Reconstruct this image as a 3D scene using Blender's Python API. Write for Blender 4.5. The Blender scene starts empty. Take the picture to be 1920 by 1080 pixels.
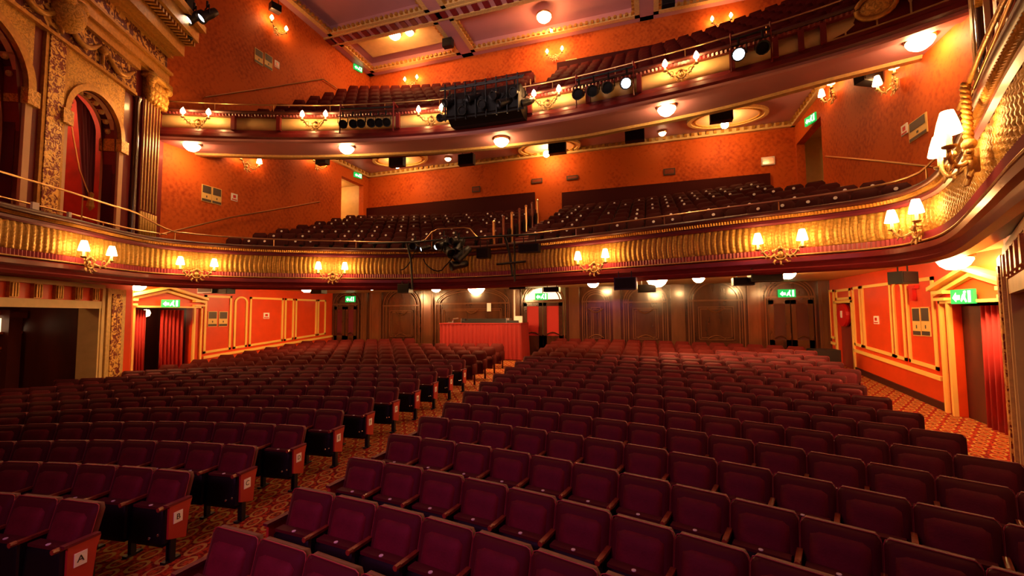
import bpy, bmesh, math, random
from mathutils import Vector, Matrix
random.seed(7)
PI = math.pi
S = bpy.context.scene
COL = S.collection
# ------------------------------------------------------------------ camera, world, exposure
F, TH, PT, RL, HC = 812.0, math.atan(260/812), math.atan(50/812), math.radians(0.4), 2.75
_fw = Vector((-math.sin(TH)*math.cos(PT), math.cos(TH)*math.cos(PT), math.sin(PT)))
_rt = Vector((math.cos(TH), math.sin(TH), 0)); _up = _rt.cross(_fw)
RT = _rt*math.cos(RL)-_up*math.sin(RL); UP = _up*math.cos(RL)+_rt*math.sin(RL)
CAM = Vector((0, 0, HC))
cd = bpy.data.cameras.new('camera'); cam = bpy.data.objects.new('camera', cd); COL.objects.link(cam)
cd.sensor_width = 36; cd.lens = F/1920*36; cd.clip_start = .05; cd.clip_end = 200
cam.matrix_world = Matrix(((RT.x, UP.x, -_fw.x, 0), (RT.y, UP.y, -_fw.y, 0), (RT.z, UP.z, -_fw.z, HC), (0, 0, 0, 1)))
S.camera = cam
S.view_settings.view_transform = 'Standard'; S.view_settings.look = 'None'
S.view_settings.gamma = 1; S.view_settings.use_curve_mapping = False
S.view_settings.exposure = 0.25
w = bpy.data.worlds.new('world'); S.world = w; w.use_nodes = True
w.node_tree.nodes['Background'].inputs[0].default_value = (1, .45, .25, 1)
w.node_tree.nodes['Background'].inputs[1].default_value = 0.008

def area(name, loc, target, size, power, color, shape='SQUARE', sy=None, spread=PI):
    l = bpy.data.lights.new(name, 'AREA'); l.energy = power; l.color = color; l.size = size; l.spread = spread
    if sy: l.shape = 'RECTANGLE'; l.size_y = sy
    o = bpy.data.objects.new(name, l); COL.objects.link(o); o.location = loc
    o.rotation_euler = (Vector(target)-Vector(loc)).to_track_quat('-Z', 'Y').to_euler(); return o
# added soft fills out of frame, magenta stage light, wash of an unseen chandelier
area('stage_side_fill', (-3.5, -4, 6.5), (-4, 9, 3), 5, 40, (1, .34, .36), sy=3)  # soft fill added from the stage side for the whole hall
area('ceiling_fill', (-4.5, 4, 9), (-4.5, 15.5, 17), 5, 300, (1, .70, .62), sy=3, spread=1.5)  # unseen upward fill added to brighten the ceiling
area('stage_light_low', (-3.2, -2.0, 4.6), (-2.6, 3.6, .5), 2, 34, (1, .16, .62), sy=.8, spread=1.7)
area('unseen_chandelier_light', (-4.5, 6, 17), (-4.5, 8, 0), 4, 120, (1, .62, .36))

def ray(px, py): return _fw + RT*((px-960)/F) - UP*((py-540)/F)
def at_x(px, py, X): d = ray(px, py); return CAM+d*(X/d.x)
def at_y(px, py, Y): d = ray(px, py); return CAM+d*(Y/d.y)
def at_z(px, py, Z): d = ray(px, py); return CAM+d*((Z-HC)/d.z)
def proj(p):
    d = Vector(p)-CAM; z = d.dot(_fw)
    return 960+F*d.dot(RT)/z, 540-F*d.dot(UP)/z, z
# ------------------------------------------------------------------ materials
def nmat(name, col, rough=.6, metal=0, emit=None, es=0, sheen=0, spec=.5, coat=0):
    m = bpy.data.materials.new(name); m.use_nodes = True
    b = m.node_tree.nodes['Principled BSDF']; i = b.inputs
    i['Base Color'].default_value = (*col, 1); i['Roughness'].default_value = rough; i['Metallic'].default_value = metal
    i['Specular IOR Level'].default_value = spec
    if sheen: i['Sheen Weight'].default_value = sheen; i['Sheen Roughness'].default_value = .4; i['Sheen Tint'].default_value = (.9, .35, .45, 1)
    if coat: i['Coat Weight'].default_value = coat; i['Coat Roughness'].default_value = .12
    if emit: i['Emission Color'].default_value = (*emit, 1); i['Emission Strength'].default_value = es
    return m
def nz(m, scale=8, amt=.35, dark=None, detail=4, bump=0, bscale=None, stretch=None, coord='Object'):
    """mottle the base colour with noise and add bump"""
    nt = m.node_tree; b = nt.nodes['Principled BSDF']; c = b.inputs['Base Color'].default_value[:]
    tc = nt.nodes.new('ShaderNodeTexCoord'); mp = nt.nodes.new('ShaderNodeMapping')
    if stretch: mp.inputs['Scale'].default_value = stretch
    nt.links.new(tc.outputs[coord], mp.inputs[0])
    n = nt.nodes.new('ShaderNodeTexNoise'); n.inputs['Scale'].default_value = scale; n.inputs['Detail'].default_value = detail
    nt.links.new(mp.outputs[0], n.inputs['Vector'])
    r = nt.nodes.new('ShaderNodeValToRGB'); r.color_ramp.elements[0].position = .3; r.color_ramp.elements[1].position = .7
    d = dark if dark else tuple(x*(1-amt) for x in c[:3])
    r.color_ramp.elements[0].color = (*d, 1); r.color_ramp.elements[1].color = c
    nt.links.new(n.outputs['Fac'], r.inputs[0]); nt.links.new(r.outputs[0], b.inputs['Base Color'])
    if bump:
        n2 = nt.nodes.new('ShaderNodeTexNoise'); n2.inputs['Scale'].default_value = bscale or scale*3; n2.inputs['Detail'].default_value = 2
        nt.links.new(mp.outputs[0], n2.inputs['Vector'])
        bp = nt.nodes.new('ShaderNodeBump'); bp.inputs['Strength'].default_value = bump; bp.inputs['Distance'].default_value = .02
        nt.links.new(n2.outputs['Fac'], bp.inputs['Height']); nt.links.new(bp.outputs[0], b.inputs['Normal'])
    return m
def ornament(name, gold, ground, scale=9, metal=.35, thr=.5, bump=.8):
    """carved gold relief on a coloured ground"""
    m = nmat(name, gold, .42, metal); nt = m.node_tree; b = nt.nodes['Principled BSDF']
    tc = nt.nodes.new('ShaderNodeTexCoord'); n = nt.nodes.new('ShaderNodeTexNoise')
    n.inputs['Scale'].default_value = scale; n.inputs['Detail'].default_value = 3; n.inputs['Distortion'].default_value = 1.6
    nt.links.new(tc.outputs['Object'], n.inputs['Vector'])
    r = nt.nodes.new('ShaderNodeValToRGB'); e = r.color_ramp.elements
    e[0].position = thr-.035; e[0].color = (*ground, 1); e[1].position = thr+.02; e[1].color = (*gold, 1)
    e2 = r.color_ramp.elements.new(thr+.14); e2.color = (*[min(1, x*1.3) for x in gold], 1)
    nt.links.new(n.outputs['Fac'], r.inputs[0]); nt.links.new(r.outputs[0], b.inputs['Base Color'])
    bp = nt.nodes.new('ShaderNodeBump'); bp.inputs['Strength'].default_value = bump; bp.inputs['Distance'].default_value = .03
    nt.links.new(n.outputs['Fac'], bp.inputs['Height']); nt.links.new(bp.outputs[0], b.inputs['Normal'])
    return m
M = {}
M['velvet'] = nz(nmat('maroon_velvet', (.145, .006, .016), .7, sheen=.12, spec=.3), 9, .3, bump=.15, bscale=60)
M['velvet_shaded'] = nmat('shaded_border_velvet', (.075, .004, .008), .7, sheen=.1, spec=.25)  # shaded border of the seat back put into the colour; also on the seat edge
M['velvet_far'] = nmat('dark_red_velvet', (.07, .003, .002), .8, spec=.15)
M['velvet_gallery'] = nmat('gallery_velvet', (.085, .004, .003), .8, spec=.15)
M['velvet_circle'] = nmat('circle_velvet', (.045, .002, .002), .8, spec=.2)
M['piping'] = nmat('piping', (.33, .03, .03), .6)
M['under'] = nmat('seat_underside', (.005, .0035, .004), .6, spec=.25)
M['blackmetal'] = nmat('black_metal', (.006, .006, .007), .45)
M['steel'] = nmat('bolt_steel', (.6, .6, .65), .25, 1)
M['armwood'] = nz(nmat('arm_wood', (.30, .055, .02), .4, coat=.3), 20, .4)
M['endpanel'] = nmat('end_panel', (.42, .035, .02), .5)
M['white'] = nmat('white_plastic', (.85, .82, .78), .5)
M['ink'] = nmat('black_ink', (.01, .01, .01), .6)
M['orange'] = nz(nmat('orange_red_paint', (.74, .062, .008), .42), 3, .12)
M['yellow'] = nmat('yellow_moulding', (.92, .58, .14), .4)
M['cream'] = nz(nmat('cream_paint', (.72, .50, .20), .5), 4, .15)
M['plum'] = nz(nmat('plum_paint', (.50, .215, .215), .5), 2, .06)
M['plumdark'] = nmat('dark_plum_moulding', (.13, .016, .035), .4, coat=.2)
M['wine'] = nz(nmat('wine_moulding', (.20, .016, .018), .4, coat=.2), 6, .2)
M['dentil'] = nmat('red_dentil', (.34, .035, .06), .45)
M['gold'] = nz(nmat('gold_leaf', (.62, .31, .055), .4, .45), 14, .35, bump=.3)
M['palegold'] = nz(nmat('pale_gold', (.78, .52, .18), .4, .2), 14, .25, bump=.25)
M['goldrib'] = nz(nmat('gold_rib', (.60, .34, .06), .42, .35), 30, .35, bump=.4, bscale=50)
M['relief'] = ornament('gold_relief_on_red', (.70, .42, .10), (.20, .02, .01), 9)
M['relief2'] = ornament('gold_garland_on_wine', (.62, .36, .09), (.10, .008, .012), 5, thr=.53)
M['reliefgold'] = ornament('carved_gold', (.62, .34, .06), (.47, .23, .035), 14, thr=.45)
M['mahog'] = nz(nmat('mahogany', (.085, .025, .009), .2, coat=.8), 3, .5, stretch=(1, 1, .25), bump=.25, bscale=4)
M['mahog_highlit'] = nz(nmat('mahogany_highlight', (.16, .056, .022), .2, coat=.8), 3, .35, stretch=(1, 1, .25))  # lighter mahogany, moulding highlights put into the colour
M['mahogd'] = nz(nmat('dark_mahogany', (.10, .017, .010), .4), 3, .4, stretch=(1, 1, .25))
M['curtain'] = nmat('red_curtain', (.42, .012, .008), .7, sheen=.3)
M['curtaind'] = nmat('plum_curtain', (.14, .008, .02), .7, sheen=.3)
M['brass'] = nmat('brass', (.80, .50, .22), .28, .9)
M['cloth'] = nmat('red_cloth', (.26, .006, .003), .7)
M['boxred'] = nz(nmat('box_red_wall', (.55, .02, .008), .6), 3, .4)
M['stonew'] = nz(nmat('pilaster_cream', (.72, .44, .24), .45), 3, .12)
M['blue'] = nmat('pilaster_inset', (.05, .006, .02), .35)
M['glass'] = nmat('lens_glass', (.9, .9, 1), .1, emit=(.85, .9, 1), es=6)
M['shade'] = nmat('lit_lampshade', (1, .8, .5), .6, emit=(1, .50, .17), es=42)
M['bulb'] = nmat('lit_bulb', (1, .8, .5), .6, emit=(1, .50, .17), es=110)
M['dome'] = nmat('lit_dome', (1, .8, .5), .6, emit=(1, .56, .23), es=85)
M['dome2'] = nmat('bright_lit_dome', (1, .8, .5), .6, emit=(1, .54, .2), es=150)
M['dimdome'] = nmat('lit_downlight', (1, .8, .5), .6, emit=(1, .62, .3), es=16)
M['green'] = nmat('exit_green', (.0, .3, .05), .5, emit=(.0, .42, .07), es=1.1)
M['signwhite'] = nmat('exit_white', (.8, .9, .8), .5, emit=(.85, 1, .85), es=1.8)
M['poster'] = nmat('poster_yellow', (.75, .48, .14), .5)
M['posterdark'] = nmat('poster_picture', (.07, .045, .035), .5)
M['fire'] = nmat('fire_red', (.6, .01, .008), .35)
M['base'] = nmat('dark_skirting', (.045, .008, .008), .4)
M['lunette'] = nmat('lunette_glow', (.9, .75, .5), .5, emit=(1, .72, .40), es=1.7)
M['mirror'] = nmat('pale_mirror', (.75, .62, .6), .15, .6)
# damask wallpaper
def damask():
    m = nmat('damask_wallpaper', (.70, .12, .022), .6, spec=.15); nt = m.node_tree; b = nt.nodes['Principled BSDF']
    tc = nt.nodes.new('ShaderNodeTexCoord'); sp = nt.nodes.new('ShaderNodeSeparateXYZ'); nt.links.new(tc.outputs['Object'], sp.inputs[0])
    def mth(op, a, bb=None):
        n = nt.nodes.new('ShaderNodeMath'); n.operation = op
        for k, v in enumerate((a, bb)):
            if v is None: continue
            if isinstance(v, (int, float)): n.inputs[k].default_value = v
            else: nt.links.new(v, n.inputs[k])
        return n.outputs[0]
    h = mth('ADD', sp.outputs[0], sp.outputs[1])
    a = mth('SINE', mth('MULTIPLY', h, 26.0)); z = mth('SINE', mth('MULTIPLY', sp.outputs[2], 22.0))
    p = mth('MULTIPLY', a, z)
    n = nt.nodes.new('ShaderNodeTexNoise'); n.inputs['Scale'].default_value = 9; nt.links.new(tc.outputs['Object'], n.inputs['Vector'])
    n2 = nt.nodes.new('ShaderNodeTexNoise'); n2.inputs['Scale'].default_value = .7; nt.links.new(tc.outputs['Object'], n2.inputs['Vector'])
    q = mth('ADD', mth('MULTIPLY', p, .09), mth('ADD', mth('MULTIPLY', n.outputs[0], 1.0), mth('MULTIPLY', n2.outputs[0], .9)))
    r = nt.nodes.new('ShaderNodeValToRGB'); e = r.color_ramp.elements
    e[0].position = .55; e[0].color = (.33, .042, .006, 1); e[1].position = 1.3; e[1].color = (.56, .105, .014, 1)
    nt.links.new(q, r.inputs[0]); nt.links.new(r.outputs[0], b.inputs['Base Color'])
    return m
M['damask'] = damask()
def carpet():
    m = nmat('patterned_carpet', (.3, .02, .01), .9, spec=.1); nt = m.node_tree; b = nt.nodes['Principled BSDF']
    tc = nt.nodes.new('ShaderNodeTexCoord'); out = []
    def rings(off):
        mp = nt.nodes.new('ShaderNodeMapping'); mp.inputs['Scale'].default_value = (3.6, 2.4, 0); mp.inputs['Location'].default_value = (off, off, 0)
        nt.links.new(tc.outputs['Object'], mp.inputs[0])
        f = nt.nodes.new('ShaderNodeVectorMath'); f.operation = 'FRACTION'; nt.links.new(mp.outputs[0], f.inputs[0])
        s = nt.nodes.new('ShaderNodeVectorMath'); s.operation = 'SUBTRACT'; s.inputs[1].default_value = (.5, .5, 0); nt.links.new(f.outputs[0], s.inputs[0])
        l = nt.nodes.new('ShaderNodeVectorMath'); l.operation = 'LENGTH'; nt.links.new(s.outputs[0], l.inputs[0])
        r = nt.nodes.new('ShaderNodeValToRGB'); r.color_ramp.interpolation = 'CONSTANT'; e = r.color_ramp.elements
        e[0].position = 0; e[0].color = (.0, .0, .0, 1); e[1].position = .07; e[1].color = (.25, .25, .25, 1)
        for p, v in ((.13, 0), (.20, 1), (.29, 0)):
            q = e.new(p); q.color = (v, v, v, 1)
        nt.links.new(l.outputs[1], r.inputs[0]); return r.outputs[0]
    mx = nt.nodes.new('ShaderNodeMix'); mx.data_type = 'RGBA'; mx.blend_type = 'LIGHTEN'; mx.inputs[0].default_value = 1
    nt.links.new(rings(0), mx.inputs[6]); nt.links.new(rings(.5), mx.inputs[7])
    n = nt.nodes.new('ShaderNodeTexNoise'); n.inputs['Scale'].default_value = 25; nt.links.new(tc.outputs['Object'], n.inputs['Vector'])
    c = nt.nodes.new('ShaderNodeMix'); c.data_type = 'RGBA'; nt.links.new(mx.outputs[2], c.inputs[0])
    g = nt.nodes.new('ShaderNodeValToRGB'); g.color_ramp.elements[0].position = .4; g.color_ramp.elements[0].color = (.11, .006, .005, 1)
    g.color_ramp.elements[1].position = .62; g.color_ramp.elements[1].color = (.38, .04, .012, 1)
    nt.links.new(n.outputs[0], g.inputs[0]); nt.links.new(g.outputs[0], c.inputs[6]); c.inputs[7].default_value = (.36, .21, .05, 1)
    nt.links.new(c.outputs[2], b.inputs['Base Color']); return m
M['carpet'] = carpet()
# ------------------------------------------------------------------ mesh builder
class MB:
    def __init__(s): s.v = []; s.f = []
    def add(s, vs, fs):
        n = len(s.v); s.v += [tuple(v) for v in vs]; s.f += [tuple(i+n for i in f) for f in fs]; return s
    def box(s, x0, y0, z0, x1, y1, z1):
        v = [(x0, y0, z0), (x1, y0, z0), (x1, y1, z0), (x0, y1, z0), (x0, y0, z1), (x1, y0, z1), (x1, y1, z1), (x0, y1, z1)]
        return s.add(v, [(0, 3, 2, 1), (4, 5, 6, 7), (0, 1, 5, 4), (1, 2, 6, 5), (2, 3, 7, 6), (3, 0, 4, 7)])
    def rbox(s, c, size, rz=0, rx=0):
        m = Matrix.Translation(c) @ Matrix.Rotation(rz, 4, 'Z') @ Matrix.Rotation(rx, 4, 'X'); a, b, d = [q/2 for q in size]
        v = [m @ Vector(p) for p in ((-a, -b, -d), (a, -b, -d), (a, b, -d), (-a, b, -d), (-a, -b, d), (a, -b, d), (a, b, d), (-a, b, d))]
        return s.add(v, [(0, 3, 2, 1), (4, 5, 6, 7), (0, 1, 5, 4), (1, 2, 6, 5), (2, 3, 7, 6), (3, 0, 4, 7)])
    def tube(s, pts, r, seg=6):
        pts = [Vector(p) for p in pts]; rs = r if isinstance(r, (list, tuple)) else [r]*len(pts); n0 = len(s.v); L = len(pts)
        for i, p in enumerate(pts):
            t = (pts[min(i+1, L-1)]-pts[max(i-1, 0)]).normalized()
            a = t.cross(Vector((0, 0, 1)));  a = a if a.length > .05 else t.cross(Vector((1, 0, 0))); a.normalize(); b = t.cross(a)
            for k in range(seg):
                q = 2*PI*k/seg; s.v.append(tuple(p+(a*math.cos(q)+b*math.sin(q))*rs[i]))
        for i in range(L-1):
            for k in range(seg):
                s.f.append((n0+i*seg+k, n0+i*seg+(k+1) % seg, n0+(i+1)*seg+(k+1) % seg, n0+(i+1)*seg+k))
        s.f.append(tuple(n0+k for k in range(seg))[::-1]); s.f.append(tuple(n0+(L-1)*seg+k for k in range(seg))); return s
    def lathe(s, prof, seg=12, c=(0, 0, 0), m=None):
        n0 = len(s.v); c = Vector(c)
        for r, z in prof:
            for k in range(seg):
                q = 2*PI*k/seg; p = Vector((r*math.cos(q), r*math.sin(q), z)); p = (m @ p if m else p)+c; s.v.append(tuple(p))
        L = len(prof)
        for i in range(L-1):
            for k in range(seg):
                s.f.append((n0+i*seg+k, n0+i*seg+(k+1) % seg, n0+(i+1)*seg+(k+1) % seg, n0+(i+1)*seg+k))
        if prof[0][0] > 1e-4: s.f.append(tuple(n0+k for k in range(seg))[::-1])
        if prof[-1][0] > 1e-4: s.f.append(tuple(n0+(L-1)*seg+k for k in range(seg)))
        return s
    def prism(s, poly, h0, h1, fn):
        """poly of 2-D points extruded between h0 and h1; fn(u, v, h) -> 3-D"""
        n = len(poly); vs = [fn(u, v, h0) for u, v in poly]+[fn(u, v, h1) for u, v in poly]
        return s.add(vs, [tuple(range(n))[::-1], tuple(range(n, 2*n))]+[(i, (i+1) % n, n+(i+1) % n, n+i) for i in range(n)])
    def ringstrip(s, a, b, h0, h1, fn):
        """solid band between outline a and outline b (same count), extruded h0..h1"""
        n = len(a)
        vs = [fn(u, v, h0) for u, v in a]+[fn(u, v, h0) for u, v in b]+[fn(u, v, h1) for u, v in a]+[fn(u, v, h1) for u, v in b]
        fs = []
        for i in range(n-1):
            fs += [(i, i+1, n+i+1, n+i), (2*n+i, 3*n+i, 3*n+i+1, 2*n+i+1), (i, 2*n+i, 2*n+i+1, i+1), (n+i, n+i+1, 3*n+i+1, 3*n+i)]
        fs += [(0, n, 3*n, 2*n), (n-1, 3*n-1, 4*n-1, 2*n-1)]
        return s.add(vs, fs)
    def sphere(s, c, r, seg=10, rings=6, sc=(1, 1, 1)):
        c = Vector(c); n0 = len(s.v)
        for i in range(rings+1):
            a = PI*i/rings
            for k in range(seg):
                q = 2*PI*k/seg; s.v.append((c.x+r*sc[0]*math.sin(a)*math.cos(q), c.y+r*sc[1]*math.sin(a)*math.sin(q), c.z-r*sc[2]*math.cos(a)))
        for i in range(rings):
            for k in range(seg): s.f.append((n0+i*seg+k, n0+i*seg+(k+1) % seg, n0+(i+1)*seg+(k+1) % seg, n0+(i+1)*seg+k))
        return s
    def mesh(s, name, m, smooth=False):
        me = bpy.data.meshes.new(name); me.from_pydata(s.v, [], s.f); me.materials.append(m)
        bm = bmesh.new(); bm.from_mesh(me); bmesh.ops.recalc_face_normals(bm, faces=bm.faces); bm.to_mesh(me); bm.free()
        if smooth:
            for p in me.polygons: p.use_smooth = True
        return me
    def build(s, name, m, parent=None, smooth=False):
        o = bpy.data.objects.new(name, s.mesh(name, m, smooth)); COL.objects.link(o)
        if parent: o.parent = parent
        return o
def tag(o, label=None, cat=None, group=None, kind=None):
    if label: o['label'] = label
    if cat: o['category'] = cat
    if group: o['group'] = group
    if kind: o['kind'] = kind
    return o
def empty(name, loc, rz=0, label=None, cat=None, group=None):
    o = bpy.data.objects.new(name, None); o.location = loc; o.rotation_euler = (0, 0, rz); o.empty_display_size = .1; COL.objects.link(o)
    return tag(o, label, cat, group)
KIDS = {}
def kids(o):
    return [c for c in COL.objects if c.parent == o]
def build_template(root):
    return (root, [(c, kids(c)) for c in kids(root)])
def dup(tpl, loc, rz, label=None, group=None, skip=()):
    root, ch = tpl
    r = root.copy(); COL.objects.link(r); r.location = loc; r.rotation_euler = (0, 0, rz)
    if label: r['label'] = label
    if group: r['group'] = group
    for c, g in ch:
        if c.name.split('.')[0] in skip: continue
        k = c.copy(); COL.objects.link(k); k.parent = r
        for q in g:
            d = q.copy(); COL.objects.link(d); d.parent = k
    return r
def struct(o): o['kind'] = 'structure'; return o
def spline(P, n):
    P = [Vector((p[0], p[1])) for p in P]; out = []
    Q = [P[0]*2-P[1]]+P+[P[-1]*2-P[-2]]
    for i in range(1, len(Q)-2):
        for k in range(12):
            t = k/12; a, b, c, d = Q[i-1:i+3]
            out.append(.5*((2*b)+(c-a)*t+(2*a-5*b+4*c-d)*t*t+(3*b-a-3*c+d)*t**3))
    out.append(P[-1])
    L = [0]
    for i in range(1, len(out)): L.append(L[-1]+(out[i]-out[i-1]).length)
    res = []; j = 0
    for k in range(n+1):
        s = L[-1]*k/n
        while j < len(L)-2 and L[j+1] < s: j += 1
        t = (s-L[j])/max(1e-9, L[j+1]-L[j]); res.append(out[j].lerp(out[j+1], t))
    return res, L[-1]
def normals(path):
    N = []
    for i in range(len(path)):
        t = (path[min(i+1, len(path)-1)]-path[max(i-1, 0)]).normalized(); N.append(Vector((t.y, -t.x)))
    return N
def sweep(path, prof, closed=True, fn=None):
    """profile (out, z) carried along the plan path; out is towards the stage"""
    N = normals(path); mb = MB(); L = len(prof)
    for i, p in enumerate(path):
        for k, (o, z) in enumerate(prof):
            oo = o+(fn(i, k) if fn else 0); mb.v.append((p.x+N[i].x*oo, p.y+N[i].y*oo, z))
    for i in range(len(path)-1):
        for k in range(L if closed else L-1):
            k2 = (k+1) % L; mb.f.append((i*L+k, (i+1)*L+k, (i+1)*L+k2, i*L+k2))
    if closed: mb.f.append(tuple(range(L))); mb.f.append(tuple((len(path)-1)*L+k for k in range(L))[::-1])
    return mb
def locate(path, px, z, off=.12):
    """the point of the plan path seen at picture column px"""
    best = None; N = normals(path)
    for i, p in enumerate(path):
        x = proj((p.x+N[i].x*off, p.y+N[i].y*off, z))[0]
        if best is None or abs(x-px) < best[0]: best = (abs(x-px), i)
    i = best[1]; return path[i], N[i]
# ------------------------------------------------------------------ dimensions
XL, XR, YB, YC, XC = -15.0, 5.9, 17.7, 20.4, -4.55
def fl(Y): return .1+max(0, Y-3.6)*.068
XYZ = lambda x, y, z: (x, y, z)
# ------------------------------------------------------------------ FLOOR, WALLS
mb = MB(); ys = [-3, 3.6, YB+.3]
for i in range(2):
    a, b = ys[i], ys[i+1]
    mb.add([(-18, a, fl(a)), (8, a, fl(a)), (8, b, fl(b)), (-18, b, fl(b)), (-18, a, fl(a)-.3), (8, a, fl(a)-.3), (8, b, fl(b)-.3), (-18, b, fl(b)-.3)],
           [(0, 1, 2, 3), (4, 7, 6, 5), (0, 4, 5, 1), (2, 6, 7, 3), (1, 5, 6, 2), (3, 7, 4, 0)])
struct(mb.build('floor', M['carpet']))
def side_wall(sx, X, doors, z0, z1, y0, y1, m, name):
    """wall slab of thickness .3 outside X with rectangular openings (ya, yb, za, zb)"""
    mb = MB(); xa, xb = (X-.3, X) if sx < 0 else (X, X+.3)
    cuts = sorted(set([y0, y1]+[v for d in doors for v in d[:2]]))
    for a, b in zip(cuts, cuts[1:]):
        d = next((d for d in doors if d[0] <= a and b <= d[1]), None)
        if d:
            if d[2] > z0: mb.box(xa, a, z0, xb, b, d[2])
            if d[3] < z1: mb.box(xa, a, d[3], xb, b, z1)
        else: mb.box(xa, a, z0, xb, b, z1)
    return struct(mb.build(name, m))
LD = (9.06, 10.84, -1, 3.05); RD = (9.78, 11.26, -1, 2.92)
side_wall(-1, XL, [LD], -.3, 4.3, 8.75, YB, M['orange'], 'wall_left')
side_wall(1, XR, [RD, (15.9, 17.1, -1, 3.05)], -.3, 4.3, 8.9, YB, M['orange'], 'wall_right')
side_wall(-1, XL, [(18.2, 20.0, 7.6, 9.95), (18.4, 20.0, 13.6, 15.9)], 4.3, 17.6, 9.0, YC, M['damask'], 'wall_left')
side_wall(1, XR, [(17.6, 20.3, 7.3, 9.7)], 4.3, 17.6, 9.0, YC, M['damask'], 'wall_right')
# corridors seen through the upper side doors
for k, (X0, X1, y0, y1, z0, z1, mm) in enumerate([(XL-2.6, XL-.3, 18.0, 20.3, 7.5, 10.1, 'cream'), (XL-2.6, XL-.3, 18.1, 20.3, 13.5, 16.0, 'cream'), (XR+.3, XR+2.6, 17.3, 20.6, 7.2, 10.0, 'cream')]):
    c = MB(); t = .08
    c.box(X0, y0-t, z0-t, X1, y0, z1+t).box(X0, y1, z0-t, X1, y1+t, z1+t).box(X0, y0, z0-t, X1, y1, z0).box(X0, y0, z1, X1, y1, z1+t)
    if X0 < 0: c.box(X0-t, y0, z0, X0, y1, z1)
    else: c.box(X1, y0, z0, X1+t, y1, z1)
    struct(c.build('wall_corridor', M[mm]))
for x_, y_, z_, nm_, mm_ in ((XL-1.6, 19.2, 9.9, 'left circle side door', 'dome'), (XL-1.6, 19.2, 15.8, 'left gallery side door', 'dome')):
    l_ = empty('corridor_light', (x_, y_, z_), 0, 'lamp in the corridor behind the %s' % nm_, 'ceiling light'); MB().lathe([(0, -.12), (.12, -.08), (.15, 0), (0, .02)], 10).build('lit_bowl', M[mm_], l_, True)
mb = MB(); mb.box(XL-.3, YC, 3.8, XR+.3, YC+.3, 17.6); struct(mb.build('wall_back', M['damask']))
# ------------------------------------------------------------------ balcony plans
CIRC = [(-10.2, 2.2), (-11.3, 3.7), (-11.95, 4.9), (-12.45, 6.2), (-13.05, 7.5), (-13.25, 8.5), (-12.85, 9.5), (-11.9, 10.5), (-10.1, 11.65), (-7.8, 12.7), (-5.35, 13.0),
        (-2.8, 12.5), (.15, 11.6), (2.1, 10.95), (3.5, 10.5), (4.35, 10.0), (4.55, 9.1), (4.25, 7.9), (3.45, 5.9), (2.97, 4.75), (2.6, 3.8), (2.24, 2.9), (1.9, 2.0)]
GAL = [(-15.0, 9.25), (-12.7, 10.3), (-9.6, 11.4), (-5.9, 12.15), (-2.4, 12.2), (.5, 11.85), (2.9, 11.35), (4.6, 10.8), (5.9, 10.15)]
cpath, clen = spline(CIRC, 480); gpath, glen = spline(GAL, 260)
# ---- dress circle
circle = empty('dress_circle_balcony', (XC, 13, 3.9), 0, 'lower curved balcony with a gold ribbed front and wine mouldings above the stalls', 'balcony')
def kid(mb, name, m, parent, smooth=False):
    o = mb.build(name, m, None, smooth); o.parent = parent; o.matrix_parent_inverse = Matrix.Translation(-Vector(parent.location)); 
    if parent.rotation_euler.z: o.matrix_parent_inverse = parent.matrix_basis.inverted()
    return o
kid(sweep(cpath, [(-.25, 3.62), (-.05, 3.60), (.02, 3.64), (.04, 3.70), (-.02, 3.73), (0, 3.80), (.05, 3.84), (.05, 3.93), (.0, 3.96), (-.12, 3.98), (-.30, 3.98)]), 'lower_moulding', M['wine'], circle)
kid(sweep(cpath, [(-.1, 3.975), (.03, 3.975), (.04, 3.99), (.03, 4.005), (-.1, 4.005)]), 'gold_bead', M['palegold'], circle)
n = int(clen/.075); dp, _ = spline(CIRC, n*2)
kid(sweep(dp, [(-.12, 4.01), (.0, 4.01), (.0, 4.13), (-.12, 4.13)], fn=lambda i, k: .022 if (i % 2 == 0 and k in (1, 2)) else 0), 'dentil_band', M['dentil'], circle)
n = int(clen/.13); rp, _ = spline(CIRC, n*6); zs = [4.135+.555*k/24 for k in range(25)]
def ribf(i, k):
    if k == 0 or k > 25: return 0
    v = (k-1)/24; ph = i/6+.14*math.sin(v*3.5)
    return .04*abs(math.sin(PI*ph))+(.006)*math.sin(2*PI*(v*7+.5*(i//6 % 2)))*abs(math.sin(PI*ph))+.03*math.sin(PI*v)
kid(sweep(rp, [(-.14, 4.135)]+[(-.05, z) for z in zs]+[(-.14, 4.69)], fn=ribf), 'ribbed_panel', M['goldrib'], circle, True)
kid(sweep(cpath, [(-.12, 4.69), (-.01, 4.69), (.03, 4.73), (.02, 4.79), (-.02, 4.81), (-.12, 4.81)]), 'plum_band', M['plumdark'], circle)
n = int(clen/.06); ep, _ = spline(CIRC, n*2)
kid(sweep(ep, [(-.12, 4.81), (.03, 4.81), (.05, 4.87), (-.12, 4.88)], fn=lambda i, k: .03 if (i % 2 == 0 and k in (1, 2)) else 0), 'egg_moulding', M['gold'], circle)
kid(sweep(cpath, [(-.34, 4.88), (.07, 4.88), (.10, 4.91), (.10, 4.96), (.04, 5.0), (-.30, 5.0)]), 'rail_cap', M['mahogd'], circle, True)
kid(sweep(cpath, [(-.34, 4.1), (-.28, 4.1), (-.28, 4.9), (-.34, 4.9)]), 'inner_parapet', M['velvet_circle'], circle)
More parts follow.
